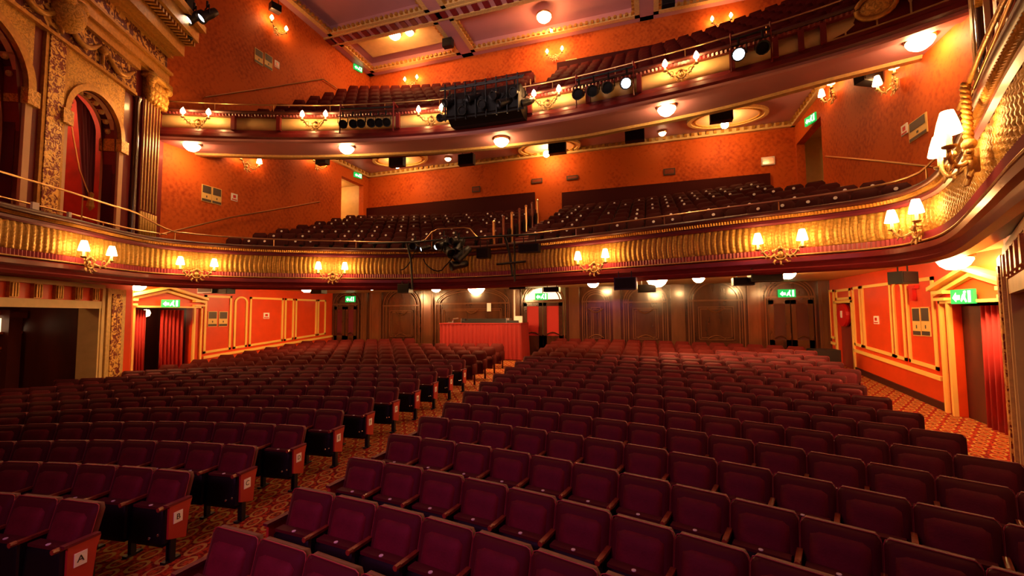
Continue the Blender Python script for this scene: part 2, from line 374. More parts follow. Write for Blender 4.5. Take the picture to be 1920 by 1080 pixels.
# soffit of the circle
mb = MB(); ins = [p-N*.2 for p, N in zip(cpath, normals(cpath))][::4]
poly = [(p.x, p.y) for p in ins]
def slab_poly(poly, z0, z1):
    bm = bmesh.new(); vs = [bm.verts.new((x, y, z0)) for x, y in poly]; f = bm.faces.new(vs)
    r = bmesh.ops.extrude_face_region(bm, geom=[f]); 
    for g in r['geom']:
        if isinstance(g, bmesh.types.BMVert): g.co.z = z1
    bmesh.ops.triangulate(bm, faces=bm.faces); bmesh.ops.recalc_face_normals(bm, faces=bm.faces)
    m = MB(); bm.verts.index_update(); m.v = [tuple(v.co) for v in bm.verts]; m.f = [tuple(v.index for v in f.verts) for f in bm.faces]; bm.free(); return m
full = poly+[(8.4, 2.0), (8.4, 9.0), (XR, 9.0), (XR, YB+.2), (XL, YB+.2), (XL, 8.8), (-17.6, 8.8), (-17.6, 2.2)]
kid(slab_poly(full, 3.86, 4.08), 'soffit', M['cream'], circle)
kid(sweep([p-N*.5 for p, N in zip(cpath, normals(cpath))], [(-.06, 3.80), (.06, 3.80), (.10, 3.87), (-.10, 3.87)]), 'soffit_moulding', M['palegold'], circle)
# circle tiers
CTR = (XC, 13.9-22)   # centre of the curved rows
def fy(path, x):
    q = [p for p in path if p.y > 9.1]; return min(q, key=lambda p: abs(p.x-x)).y
def tiers(R0, dR, n, z0, dz, cy, ymax, name, m, parent, front, drop=.9):
    mb = MB()
    for j in range(n):
        r0 = R0+dR*j-.62; r1 = r0+dR+.02 if j < n-1 else R0+dR*(n+2)
        if j == 0: r0 -= .5
        top = z0+dz*j-drop; A = []; B = []; th_ = .2 if j == 0 else dz+.03
        for k in range(41):
            x = XL+(XR-XL)*k/40; dx = x-XC
            ya = cy+math.sqrt(r0*r0-dx*dx); yb = cy+math.sqrt(r1*r1-dx*dx)
            A.append((x, min(max(ya, fy(front, x)+.32), ymax))); B.append((x, min(yb, ymax)))
        mb.ringstrip(A, B, top-th_, top, XYZ)
    return kid(mb, name, m, parent)
tiers(22, 1.0, 7, 5.6, .375, 13.9-22, YC, 'seating_tiers', M['wine'], circle, cpath)
# ---- gallery
gal = empty('gallery_balcony', (XC, 13, 9), 0, 'upper curved balcony with cream panelled front and wide plum underside', 'balcony')
kid(sweep(gpath, [(-.2, 8.36), (.02, 8.36), (.06, 8.40), (.05, 8.47), (-.2, 8.47)]), 'bottom_lip', M['plum'], gal)
kid(sweep(gpath, [(-.25, 8.47), (.0, 8.47), (.05, 8.55), (.02, 8.66), (-.02, 8.72), (-.04, 8.80), (-.25, 8.80)]), 'lower_moulding', M['wine'], gal)
kid(sweep(gpath, [(-.25, 8.80), (-.07, 8.80), (-.03, 9.0), (-.07, 9.22), (-.25, 9.22)]), 'front_panel', M['cream'], gal, True)
n = int(glen/.1); ep, _ = spline(GAL, n*2)
kid(sweep(ep, [(-.3, 9.22), (.03, 9.22), (.06, 9.28), (.0, 9.31), (-.3, 9.31)], fn=lambda i, k: .03 if (i % 2 == 0 and k in (1, 2)) else 0), 'dentil_moulding', M['wine'], gal)
kid(sweep(gpath, [(-.35, 9.31), (.05, 9.31), (.08, 9.36), (.03, 9.42), (-.35, 9.42)]), 'rail_cap', M['mahogd'], gal)
# cream panel dividers
for px in (435, 520, 745, 860, 990, 1100, 1195, 1370, 1455, 1500, 1545):
    p, N = locate(gpath, px, 9.0); q = p+N*.02
    d = MB(); d.rbox((q.x, q.y, 9.0), (.12, .12, .46), math.atan2(N.y, N.x)); kid(d, 'panel_divider', M['wine'], gal)
GIN = [(-15, 10.75), (-12.6, 11.8), (-10.4, 12.5), (-6.3, 13.35), (-2.6, 13.6), (-.5, 13.4), (2.0, 12.95), (4.2, 12.2), (5.9, 11.7)]
ginp, _ = spline(GIN, 130)
A = [(p.x, p.y) for p in [q-N*.1 for q, N in zip(gpath, normals(gpath))][::2]]; B = [(p.x, p.y) for p in ginp]
mb = MB(); mb.ringstrip(A, B, 8.44, 8.7, XYZ); kid(mb, 'plum_soffit', M['plum'], gal)
kid(sweep(ginp, [(-.12, 8.38), (.05, 8.38), (.10, 8.44), (-.12, 8.44)]), 'soffit_moulding', M['palegold'], gal)
C = [(p.x, p.y+2.8) for p in ginp]
mb = MB()
n = len(B); mb.v = [(x, y, 8.42) for x, y in B]+[(x, y, 10.6) for x, y in C]+[(x, y+.15, 8.6) for x, y in B]+[(x, y+.15, 10.75) for x, y in C]
for i in range(n-1): mb.f += [(i, i+1, n+i+1, n+i), (2*n+i, 3*n+i, 3*n+i+1, 2*n+i+1)]
kid(mb, 'cove', M['plumdark'], gal)
mb = MB(); mb.ringstrip(C, [(x, YC) for x, y in C], 10.7, 10.85, XYZ); kid(mb, 'circle_ceiling', M['plum'], gal)
tiers(22, .85, 9, 9.6, .63, 13.2-22, YC, 'seating_tiers', M['wine'], gal, gpath)
mb = MB(); mb.box(XL, YC-.16, 10.48, XR, YC, 10.72).box(XL, 14, 10.48, XL+.16, YC, 10.72).box(XR-.16, 14, 10.48, XR, YC, 10.72)
kid(mb, 'cornice_moulding', M['cream'], gal)
mb = MB()
for k in range(70): x = XL+.2+k*.298; mb.box(x, YC-.24, 10.56, x+.12, YC-.14, 10.68)
for X in (XL+.14, XR-.24):
    for k in range(20): mb.box(X, 14.2+k*.3, 10.56, X+.10, 14.32+k*.3, 10.68)
kid(mb, 'cornice_dentils', M['gold'], gal)
# ------------------------------------------------------------------ CEILING
ZC = 16.4
mb = MB(); mb.box(XL-.3, 6, ZC+.55, XR+.3, YC+.3, ZC+.7); struct(mb.build('ceiling', M['plum']))
bx = [(-9.15, -8.55), (-.15, .45)]
mb = MB()
mb.box(XL, 16.75, ZC, XR, 17.35, ZC+.55)
for a, b in bx: mb.box(a, 6, ZC, b, YC, ZC+.55)
mb.box(XL, 6, ZC, XL+.35, YC, ZC+.55).box(XR-.35, 6, ZC, XR, YC, ZC+.55).box(XL, YC-.3, ZC, XR, YC, ZC+.55)
struct(mb.build('ceiling', M['plum']))
mb = MB()
for a, b in ((XL, XR),):
    k = a
    while k < b: mb.box(k, 16.85, ZC-.06, k+.28, 17.25, ZC+.02); k += .52
struct(mb.build('trim_1', M['wine']))
mb = MB()
for y in (16.72, 17.3): mb.box(XL, y, ZC-.05, XR, y+.08, ZC+.0)
struct(mb.build('trim_2', M['palegold']))
k = 3
cells = [(XL+.35, bx[0][0]), (bx[0][1], bx[1][0]), (bx[1][1], XR-.35)]
for a, b in cells:
    for y0, y1 in ((8, 16.75), (17.35, YC-.3)):
        mb = MB(); q = .22
        mb.box(a, y0, ZC-.02, b, y0+q, ZC+.16).box(a, y1-q, ZC-.02, b, y1, ZC+.16).box(a, y0, ZC-.02, a+q, y1, ZC+.16).box(b-q, y0, ZC-.02, b, y1, ZC+.16)
        struct(mb.build('trim_%d' % k, M['palegold'])); k += 1
        mb = MB(); x = a+q
        while x < b-q: mb.box(x, y1-q-.12, ZC+.02, x+.12, y1-q, ZC+.14); x += .26
        y = y0+q
        while y < y1-q: mb.box(a+q, y, ZC+.02, a+q+.12, y+.12, ZC+.14).box(b-q-.12, y, ZC+.02, b-q, y+.12, ZC+.14); y += .26
        struct(mb.build('trim_%d' % k, M['gold'])); k += 1
# cream recessed trays in the outer coffers
for a, b in (cells[0], cells[2]):
    mb = MB(); mb.box(a+.5, 17.9, ZC+.46, b-.5, 19.5, ZC+.6)
    struct(mb.build('trim_%d' % k, M['cream'])); k += 1
# ------------------------------------------------------------------ SIDE BAYS (splayed walls with the boxes)
A28 = math.radians(28)
def bay(sx):
    """sx=-1 left, +1 right; local frame: s towards the stage, q out into the hall"""
    A = Vector((-14.6, 9.2)); d = Vector((math.sin(A28), -math.cos(A28))); nn = Vector((math.cos(A28), math.sin(A28)))
    def W(s, z, q=0):
        p = A+d*s+nn*q
        x = p.x if sx < 0 else 2*XC-p.x
        return (x, p.y, z)
    side = 'left' if sx < 0 else 'right'
    fn = lambda u, v, h: W(u, v, h)
    def bx_(mb, s0, s1, z0, z1, q0, q1): return mb.prism([(s0, z0), (s1, z0), (s1, z1), (s0, z1)], q0, q1, fn)
    def arch(s0, s1, zb, zs, n=14):
        c = (s0+s1)/2; r = (s1-s0)/2
        return [(s1, zb)]+[(c+r*math.cos(PI*k/n), zs+r*math.sin(PI*k/n)) for k in range(n+1)]+[(s0, zb)]
    def frame_pts(s0, s1, zb, zt, P):
        # push arch outline points to the surrounding rectangle
        out = []; c = (s0+s1)/2
        for i, (u, v) in enumerate(P):
            if i == 0 or i == len(P)-1: out.append((s1 if i == 0 else s0, zb)); continue
            a = (i-1)/(len(P)-3)
            if a < .25: out.append((s1, P[1][1]+(zt-P[1][1])*(a/.25)))
            elif a > .75: out.append((s0, zt-(zt-P[1][1])*((a-.38)/.25)))
            else: out.append((s1-(s1-s0)*((a-.25)/.5), zt))
        return out
    # stalls level: wall strip beside the door, lintel over the opening
    st = MB(); bx_(st, .72, 1.95, -.3, 4.1, -.3, 0); st.prism([W(.72, 0, -.05)[:2], W(.85, 0, -.3)[:2], (XL if sx < 0 else XR, 8.75), (XL if sx < 0 else XR, 9.05)], -.3, 4.1, XYZ); bx_(st, 1.95, 7.4, 3.0, 4.1, -.3, 0)
    struct(st.build('wall_'+side, M['orange']))
    st = MB(); bx_(st, 1.9, 7.4, 2.98, 3.17, -.02, .05); bx_(st, 1.9, 7.4, 3.5, 3.6, 0, .08); bx_(st, 1.93, 2.02, 0, 3.0, -.42, .04)
    bx_(st, 1.85, 1.96, 0, 3.5, 0, .06)
    struct(st.build('trim_%s_opening' % side, M['cream']))
    st = MB()
    for k in range(9):
        s = 2.1+k*.55; bx_(st, s, s+.2, 3.18, 3.5, 0, .07)
        for j in range(3): bx_(st, s+.02+j*.06, s+.055+j*.06, 3.2, 3.48, .07, .10)
    struct(st.build('trim_%s_triglyphs' % side, M['gold']))
    # mahogany lobby behind the opening
    st = MB(); bx_(st, 1.9, 7.4, -.2, 4.0, -2.0, -1.8); bx_(st, 1.75, 1.9, -.2, 4.0, -1.9, -.4)
    for s in (2.05, 3.6, 5.2): bx_(st, s, s+.35, -.2, 2.75, -1.8, -1.6); bx_(st, s-.06, s+.41, 2.75, 2.95, -1.8, -1.55)
    struct(st.build('wall_lobby', M['mahogd']))
    st = MB(); bx_(st, 2.4, 3.6, 2.0, 2.06, -1.8, -1.72); bx_(st, 2.4, 3.6, 1.93, 1.96, -1.8, -1.74); struct(st.build('trim_lobby_%s' % side, M['armwood']))
    lp = empty('lobby_fill_light', W(4.6, 3.8, -1.2), 0, 'unseen lamp added to light the dark %s lobby behind the wide opening' % side, 'ceiling light')  # added to brighten the lobby, no such source in view
    MB().lathe([(0, -.06), (.06, -.04), (.08, 0), (.0, .02)], 10).build('lit_bowl', M['dome2'], lp, True)  # bowl of the added lobby fill lamp
    if sx < 0:
        sm_ = min([k*.02 for k in range(100, 370)], key=lambda q: abs(proj(W(q, 2.7, -1.78))[0]-4)); am = empty('arched_mirror', W(sm_, 2.4, -1.78), 0, 'arched mirror with an added glow at the far left edge in the dark lobby', 'mirror')
        Pm = [(sm_+.42*math.cos(PI*k/16), 2.42+.42*math.sin(PI*k/16)) for k in range(17)]; Po = [(sm_+.52*math.cos(PI*k/16), 2.42+.52*math.sin(PI*k/16)) for k in range(17)]
        m = MB(); m.prism(Pm, -1.8, -1.76, fn); kid(m, 'glowing_mirror_glass', M['lunette'], am); m = MB(); m.ringstrip(Pm, Po, -1.8, -1.72, fn); bx_(m, sm_-.55, sm_+.55, 2.36, 2.42, -1.8, -1.7); kid(m, 'mirror_frame', M['armwood'], am)  # glass given a glow in place of a lamp's reflection
    # gold relief pilaster beside the door
    pil = empty('ornate_pilaster', W(1.5, fl(8), 0), 0, 'narrow cream framed pilaster of gold relief beside the %s stalls doorway' % side, 'pilaster')
    m = MB(); bx_(m, 1.15, 1.83, 0, 3.52, 0, .10); kid(m, 'pilaster_frame', M['palegold'], pil)
    m = MB(); bx_(m, 1.3, 1.68, .2, 3.38, .10, .12); kid(m, 'relief_panel', M['relief'], pil)
    # upper level: two arched boxes
    wl = MB(); arches = [(1.62, 3.32), (4.4, 6.6)]
    zb, zt = 4.08, 9.15
    bx_(wl, .7, 1.62, zb, zt, -.3, 0); bx_(wl, 3.32, 4.4, zb, zt, -.3, 0); bx_(wl, 6.6, 7.4, zb, zt, -.3, 0); bx_(wl, -.4, .7, zb, 17, -.3, 0)
    for s0, s1 in arches:
        P = arch(s0, s1, 7.5, 7.62); Fp = frame_pts(s0, s1, 7.5, zt, P); wl.ringstrip(P, Fp, -.3, 0, fn)
    bx_(wl, .7, 7.4, zt, 17, -.3, 0)
    struct(wl.build('wall_%s' % side, M['wine']))
    for s0, s1 in arches:
        P = arch(s0, s1, 7.55, 7.62, 20); c = (s0+s1)/2
        big = [(c+(u-c)*1.0, v) for u, v in P]
        O1 = [(c+(u-c)*1.17, 7.62+(v-7.62)*1.17 if v > 7.62 else v) for u, v in P]
        sur = empty('box_arch_surround', W(c, 5, 0), 0, ('carved gold arch around the box nearer the %s corner column' % side) if s0 < 3 else ('carved gold arch around the %s box nearest the stage' % side), 'arch')
        m = MB(); m.ringstrip(P, O1, 0, .10, fn); kid(m, 'archivolt', M['gold'], sur)
        O2 = frame_pts(s0-.12, s1+.12, 7.55, zt-.02, O1); m = MB(); m.ringstrip(O1, O2, 0, .05, fn); kid(m, 'spandrel', M['reliefgold'], sur)
        # deep coffered reveal
        I1 = P; m = MB(); n = len(P)
        A1 = [W(u, v, -.02) for u, v in P]; B1 = [W(c+(u-c)*.985, v, -.38) for u, v in P]
        m.v = A1+B1; m.f = [(i, i+1, n+i+1, n+i) for i in range(n-1)]; kid(m, 'arch_soffit', M['blue'], sur)
        m = MB()
        for k in range(3, n-2, 2):
            u0, v0 = P[k]; u1, v1 = P[k+1]; qx = lambda u: c+(u-c)*.975; qv = lambda v: 7.62+(v-7.62)*.975
            pts = []
            for t0, t1 in ((0, .26), ):
                for uu, vv in ((u0+(u1-u0)*t0, v0+(v1-v0)*t0), (u0+(u1-u0)*t1, v0+(v1-v0)*t1)): pts.append((uu, vv))
            for q0, q1 in ((-.38, -.02),):
                m.add([W(qx(pts[0][0]), qv(pts[0][1]), q0), W(qx(pts[1][0]), qv(pts[1][1]), q0), W(qx(pts[1][0]), qv(pts[1][1]), q1), W(qx(pts[0][0]), qv(pts[0][1]), q1)], [(0, 1, 2, 3)])
        for q0, q1 in ((-.14, -.02), (-.38, -.30)):
            for k in range(1, n-2):
                a, b = P[k], P[k+1]; m.add([W(qx(a[0]), qv(a[1]), q0), W(qx(b[0]), qv(b[1]), q0), W(qx(b[0]), qv(b[1]), q1), W(qx(a[0]), qv(a[1]), q1)], [(0, 1, 2, 3)])
        kid(m, 'coffer_ribs', M['stonew'], sur)
        m = MB()
        for k in range(4, n-2, 2):
            a, b = P[k], P[k-1]; u, v = (a[0]+b[0])/2, (a[1]+b[1])/2; m.sphere(W(c+(u-c)*.965, 7.62+(v-7.62)*.965, -.2), .07, 8, 5)
        kid(m, 'rosettes', M['palegold'], sur)
        # piers each side: cream with a dark inset, gold capital
        for e, dr in ((s0, -1), (s1, 1)):
            m = MB(); bx_(m, min(e, e+dr*.16), max(e, e+dr*.16), zb, 7.28, -.38, .06); kid(m, 'pier', M['stonew'], sur)
            m = MB(); bx_(m, min(e, e-dr*.012), max(e, e-dr*.012), 5.05, 7.1, -.31, -.09); kid(m, 'pier_inset', M['blue'], sur)
            m = MB(); bx_(m, min(e-dr*.05, e+dr*.24), max(e-dr*.05, e+dr*.24), 7.28, 7.62, -.40, .14); kid(m, 'pier_capital', M['reliefgold'], sur)
        # red box room behind
        m = MB(); bx_(m, s0-.3, s1+.3, 4.08, 9.1, -2.6, -2.5); bx_(m, s0-.4, s0-.3, 4.08, 9.1, -2.5, -.3); bx_(m, s1+.3, s1+.4, 4.08, 9.1, -2.5, -.3); bx_(m, s0-.3, s1+.3, 9.0, 9.1, -2.5, -.3)
        struct(m.build('wall_box_%s' % side, M['boxred']))
        # swagged curtain
        cur = empty('box_curtain', W(c, 5, -.85), 0, ('tied back plum curtain swag hanging in the %s box beside the corner column' % side) if s0 < 3 else ('plum curtain hanging in the %s box nearest the stage' % side), 'curtain')
        N1 = 26; N2 = 22; wd_ = s1-s0
        def clampS(s, zz):
            l = math.sqrt(max(0, (wd_/2)**2-max(0, zz-7.62)**2)); return max(c-l, min(c+l, s))
        m = MB()
        for i in range(N1+1):
            t = i/N1; zz = 8.55-2.6*t
            for k in range(N2+1):
                uu = k/N2; width = (.36-.22*t)*wd_
                m.v.append(W(clampS(s0+uu*width, zz), zz-.1*math.sin(uu*9)*t, -.55+.05*math.sin(uu*30+t*2)))
        for i in range(N1):
            for k in range(N2): a = i*(N2+1)+k; m.f.append((a, a+1, a+N2+2, a+N2+1))
        kid(m, 'drape', M['curtaind'], cur, True)
        m = MB()
        for i in range(N1+1):
            t = i/N1
            for k in range(N2+1):
                uu = k/N2; zz = 8.5-t*(.55+1.9*(1-uu)**2.2)-.12*math.sin(PI*uu)*t
                m.v.append(W(clampS(s1-uu*.52*wd_*(1-.15*t), zz), zz, -.48+.05*math.sin(t*30+uu*3)))
        for i in range(N1):
            for k in range(N2): a = i*(N2+1)+k; m.f.append((a, a+1, a+N2+2, a+N2+1))
        kid(m, 'swag', M['curtaind'], cur, True)
        lp = empty('box_ceiling_light', W(c, 8.9, -1.7), 0, 'small glowing lamp inside the %s box %s' % (side, 'beside the corner column' if s0 < 3 else 'nearest the stage'), 'ceiling light')
        MB().lathe([(0, -.1), (.1, -.08), (.14, 0), (.0, .02)], 12).build('lit_bowl', M['dome2'], lp, True)
        m = MB(); m.tube([W(s0+.6*wd_, 8.4, -.5), W(s0+.45*wd_, 7.4, -.5), W(s0+.3*wd_, 6.6, -.5), W(s0+.14, 6.0, -.5)], .02, 5); kid(m, 'trim_cord', M['brass'], cur)
        m = MB(); m.lathe([(.02, .25), (.07, .2), (.05, .1), (.09, -.15), (.02, -.25)], 8, c=W(s0+.16, 5.85, -.45)); kid(m, 'tassel', M['gold'], cur)
    # gold relief pier between the arches
    pr = empty('relief_pier', W(3.65, 5, 0), 0, 'tall pier of gold scrollwork on red between the %s boxes' % side, 'pilaster')
    m = MB(); bx_(m, 3.42, 4.02, 4.9, 9.5, 0, .07); kid(m, 'pier_frame', M['gold'], pr)
    m = MB(); bx_(m, 3.51, 3.93, 5.05, 9.2, .07, .09); kid(m, 'scroll_panel', M['relief'], pr)
    m = MB(); m.sphere(W(3.7, 9.75, .2), .34, 12, 8, (1, 1, 1.2)); m.sphere(W(3.55, 10.0, .3), .2, 10, 6); m.sphere(W(3.9, 10.0, .3), .2, 10, 6); kid(m, 'scroll_capital', M['reliefgold'], pr, True)
    # entablature: garland frieze, cornices
    en = empty('box_entablature', W(3, 9.2, 0), 0, 'gold entablature with garland frieze above the %s boxes' % side, 'cornice')
    m = MB(); bx_(m, 1.15, 7.4, 9.2, 9.88, -.02, .10); kid(m, 'garland_frieze', M['relief2'], en)
    m = MB(); bx_(m, 1.15, 7.4, 9.12, 9.2, 0, .14); bx_(m, .0, 7.4, 10.05, 10.12, 0, .2); bx_(m, -.05, 7.4, 10.12, 10.42, 0, .28); bx_(m, -.1, 7.4, 10.42, 10.5, 0, .36); bx_(m, 1.15, 7.4, 9.88, 10.06, 0, .2); kid(m, 'lower_cornice', M['gold'], en)
    m = MB(); bx_(m, -.05, 7.4, 10.5, 11.0, 0, .2); kid(m, 'wine_frieze', M['relief2'], en)
    m = MB(); bx_(m, -.1, 7.4, 11.0, 11.15, 0, .34); bx_(m, -.2, 7.4, 11.15, 11.55, 0, .6); bx_(m, -.3, 7.4, 11.7, 12.1, 0, .95); bx_(m, -.38, 7.4, 12.1, 12.3, 0, 1.12); kid(m, 'upper_cornice', M['gold'], en)
    m = MB(); s = -.3
    while s < 7.3: bx_(m, s, s+.07, 11.56, 11.7, .5, .85); s += .15
    kid(m, 'cornice_dentils', M['gold'], en)
    m = MB(); s = 1.3
    for j in range(5):
        c = 1.9+j*1.25
        m.tube([W(c-.55+.11*k, 9.72-.35*math.sin(PI*k/10), .16) for k in range(11)], [.03+.045*math.sin(PI*k/10) for k in range(11)], 6)
        m.sphere(W(c+.62, 9.62, .16), .12, 8, 6)
        m.tube([W(c+.62, 9.6, .16), W(c+.62, 9.25, .16)], .045, 6)
    kid(m, 'garlands', M['gold'], en, True)
    # half column and fluted corner pilaster with leafy capital
    co = empty('half_column', W(1.05, 4.9, 0), 0, 'slim mahogany half column at the %s end of the circle' % side, 'column')
    m = MB(); m.lathe([(.12, 4.9), (.12, 5.1), (.075, 5.15), (.07, 9.0), (.11, 9.1), (.11, 9.15)], 12, c=(W(1.0, 0, .06)[0], W(1.0, 0, .06)[1], 0)); kid(m, 'shaft', M['mahog'], co, True)
    fp = empty('fluted_pilaster', W(.3, 4.9, 0), 0, 'fluted wine and gold corner pilaster with leafy capital at the %s balcony ends' % side, 'pilaster')
    m = MB(); bx_(m, .05, .84, 4.3, 9.25, 0, .12); kid(m, 'shaft', M['wine'], fp)
    m = MB()
    for j in range(6): s = .08+j*.138; bx_(m, s, s+.032, 5.9, 9.2, .12, .15)
    kid(m, 'flute_fillets', M['palegold'], fp)
    m = MB()
    for j in range(7): s = .04+j*.115; m.tube([W(s+.05, 4.9, .13), W(s+.05, 5.85, .13)], .05, 6)
    kid(m, 'reeded_base', M['goldrib'], fp, True)
    m = MB(); bx_(m, -.1, .82, 9.92, 10.05, 0, .36); bx_(m, .0, .72, 9.2, 9.95, 0, .2)
    for j in range(5):
        s = .0+j*.175
        for zz, r in ((9.32, .10), (9.52, .12), (9.74, .11)): m.sphere(W(s, zz, .2), r, 8, 6, (1, 1, 1.4))
    for s in (-.04, .76): m.sphere(W(s, 9.84, .26), .13, 10, 8)
    kid(m, 'leaf_capital', M['reliefgold'], fp, True)
    return W
WL = bay(-1); WR = bay(1)
# ------------------------------------------------------------------ STALLS BACK WALL (mahogany panelling)
mb = MB(); mb.box(XL-.3, YB, .5, -5.25, YB+.25, 4.1).box(-3.35, YB, .5, XR+.3, YB+.25, 4.1).box(-5.25, YB, 3.9, -3.35, YB+.25, 4.1).box(-5.25, YB+.02, .5, -3.35, YB+.25, 1.9)
struct(mb.build('wall_back', M['mahog']))
mb = MB()
for a, b in ((-12.75, -12.15), (-10.0, -9.42), (-3.2, -2.78), (-1.45, -1.15), (.72, 1.22), (3.34, 3.76), (5.56, 5.9), (-5.62, -5.3), (-13.25, -12.95)):
    mb.box(a, YB-.1, .8, b, YB, 4.0); mb.box(a+.06, YB-.13, 1.1, a+.1, YB-.1, 3.9); mb.box(b-.1, YB-.13, 1.1, b-.06, YB-.1, 3.9); mb.box(a-.04, YB-.14, .8, b+.04, YB, 1.5)
struct(mb.build('trim_back_pilasters', M['mahog_highlit']))
mb = MB()
YF = lambda q: (lambda u, v, h: (u, YB-h, v))
def arcpts(c, r, zs, n=18, r2=None): return [(c+r*math.cos(PI*k/n), zs+(r2 or r)*math.sin(PI*k/n)) for k in range(n+1)]
fnb = lambda u, v, h: (u, YB-h, v)
for x0, x1, zs in ((-12.05, -10.1, 3.2), (-9.3, -5.75, 3.25), (-2.68, -1.55, 3.25), (-1.05, .62, 3.2), (1.32, 3.26, 3.22), (3.9, 5.48, 3.3), (-14.9, -13.4, 3.3), (-5.22, -3.38, 3.3)):
    c, r = (x0+x1)/2, (x1-x0)/2; rr = min(r, .75) if r > 1 else r*.9
    for o, wd, h in ((0, .05, .07), (-.09, .03, .05), (-.17, .05, .08)):
        if r+o < .2: continue
        A = arcpts(c, r+o, zs, 18, rr+o); B = arcpts(c, r+o-wd, zs, 18, rr+o-wd); mb.ringstrip(A, B, 0, h, fnb)
        for e, sg in ((c-r-o, 1), (c+r+o, -1)):
            mb.box(min(e, e+sg*wd), YB-h, 1.3, max(e, e+sg*wd), YB, zs)
    mb.box(x0, YB-.09, zs-.03, x1, YB, zs+.04)
    if (x0, x1) not in ((-5.22, -3.38), (3.9, 5.48), (-14.9, -13.4)):
        a, b, z0, z1 = x0+.36, x1-.36, 1.75, zs-.22
        for q, h in ((0, .05), (.07, .03)):
            mb.box(a+q, YB-h, z0+q, b-q, YB, z0+q+.035).box(a+q, YB-h, z1-q-.035, b-q, YB, z1-q).box(a+q, YB-h, z0, a+q+.035, YB, z1-q).box(b-q-.035, YB-h, z0, b-q, YB, z1-q)
        mb.tube([(c-.3+.06*k, YB-.05, z1-.05-.16*math.sin(PI*k/10)) for k in range(11)], .022, 5)
        mb.tube([(c-.3+.06*k, YB-.05, z0+.05+.12*math.sin(PI*k/10)) for k in range(11)], .022, 5)
struct(mb.build('trim_back_arches', M['mahog_highlit']))
# lit lobby behind the centre doors
mb = MB(); mb.box(-5.4, YB+1.6, .5, -3.2, YB+1.7, 4.1).box(-5.5, YB+.25, .5, -5.4, YB+1.6, 4.1).box(-3.2, YB+.25, .5, -3.1, YB+1.6, 4.1).box(-5.4, YB+.25, 4.0, -3.2, YB+1.6, 4.1)
struct(mb.build('wall_lobby', M['cream']))
def leaf_door(x0, x1, z0, z1, name, wood, pane, n=2, Y=YB-.06):
    d = empty(name, ((x0+x1)/2, Y, z0)); wdt = (x1-x0)/n
    m = MB()
    for i in range(n):
        a = x0+i*wdt+.02; b = a+wdt-.04; zc = z0+(z1-z0)*.36
        m.box(a, Y-.05, z0, a+.15, Y, z1).box(b-.15, Y-.05, z0, b, Y, z1).box(a, Y-.05, z0, b, Y, zc).box(a, Y-.05, z1-.14, b, Y, z1)
        m.box(a+.2, Y-.075, z0+.2, b-.2, Y-.05, zc-.25); m.tube([(a+.16+(b-a-.32)*k/8, Y-.07, zc+.05+.09*math.sin(PI*k/8)) for k in range(9)], .025, 5)
    kid(m, 'door_frame', M[wood], d)
    for i in range(n):
        a = x0+i*wdt+.17; b = a+wdt-.34; kid(MB().box(a, Y-.02, z0+(z1-z0)*.36, b, Y-.01, z1-.14), 'glass_pane', M[pane], d)
    return d
struct(leaf_door(-5.15, -3.45, 1.1, 3.24, 'door_1', 'mahog', 'curtain')); struct(leaf_door(4.0, 5.4, 1.0, 3.2, 'door_2', 'mahog', 'mahogd')); struct(leaf_door(-14.8, -13.5, 1.0, 3.2, 'door_3', 'mahog', 'curtaind'))
lun = empty('window_1', (-4.3, YB, 3.35)); struct(lun)
P = arcpts(-4.3, .8, 3.36, 18, .5); m = MB(); m.prism(P, .0, .03, fnb); kid(m, 'glass_pane', M['lunette'], lun)
m = MB(); m.box(-4.32, YB-.06, 3.36, -4.28, YB-.02, 3.86).box(-5.1, YB-.07, 3.33, -3.5, YB-.02, 3.38); kid(m, 'glazing_bar', M['mahog'], lun)
# ------------------------------------------------------------------ SIDE WALL PANELS
def frame(mb, X, ya, yb, z0a, z0b, z1, wd=.08, arch=False):
    """moulding frame on the wall plane X; bottom runs from z0a at ya to z0b at yb"""
    t = .035 if X < 0 else -.035; xa, xb = min(X, X+t), max(X, X+t)
    def quad(p):  # p: four (y, z)
        v = [(xa, y, z) for y, z in p]+[(xb, y, z) for y, z in p]
        mb.add(v, [(0, 1, 2, 3), (7, 6, 5, 4), (0, 4, 5, 1), (1, 5, 6, 2), (2, 6, 7, 3), (3, 7, 4, 0)])
    quad([(ya, z0a), (yb, z0b), (yb, z0b+wd), (ya, z0a+wd)])
    zt = z1-(yb-ya)/2*.8 if arch else z1
    quad([(ya, z0a), (ya+wd, z0a), (ya+wd, zt), (ya, zt)]); quad([(yb-wd, z0b), (yb, z0b), (yb, zt), (yb-wd, zt)])
    if arch:
        c, r = (ya+yb)/2, (yb-ya)/2; n = 10
        for k in range(n):
            a0, a1 = PI*k/n, PI*(k+1)/n
            quad([(c+r*math.cos(a0), zt+r*.8*math.sin(a0)), (c+r*math.cos(a1), zt+r*.8*math.sin(a1)), (c+(r-wd)*math.cos(a1), zt+(r-wd)*.8*math.sin(a1)), (c+(r-wd)*math.cos(a0), zt+(r-wd)*.8*math.sin(a0))])
    else: quad([(ya, z1-wd), (yb, z1-wd), (yb, z1), (ya, z1)])
def ypx(px, X): return at_x(px, 600, X).y
mb = MB()
for a, b, ar in ((382, 433, 0), (438, 463, 1), (467, 530, 0), (533, 550, 0), (553, 593, 0), (595, 610, 0)):
    ya, yb = ypx(a, XL), min(ypx(b, XL), YB-.05); frame(mb, XL, ya, yb, fl(ya)+.84, fl(yb)+.84, 3.52, arch=ar)
ya, yb = 11.25, YB
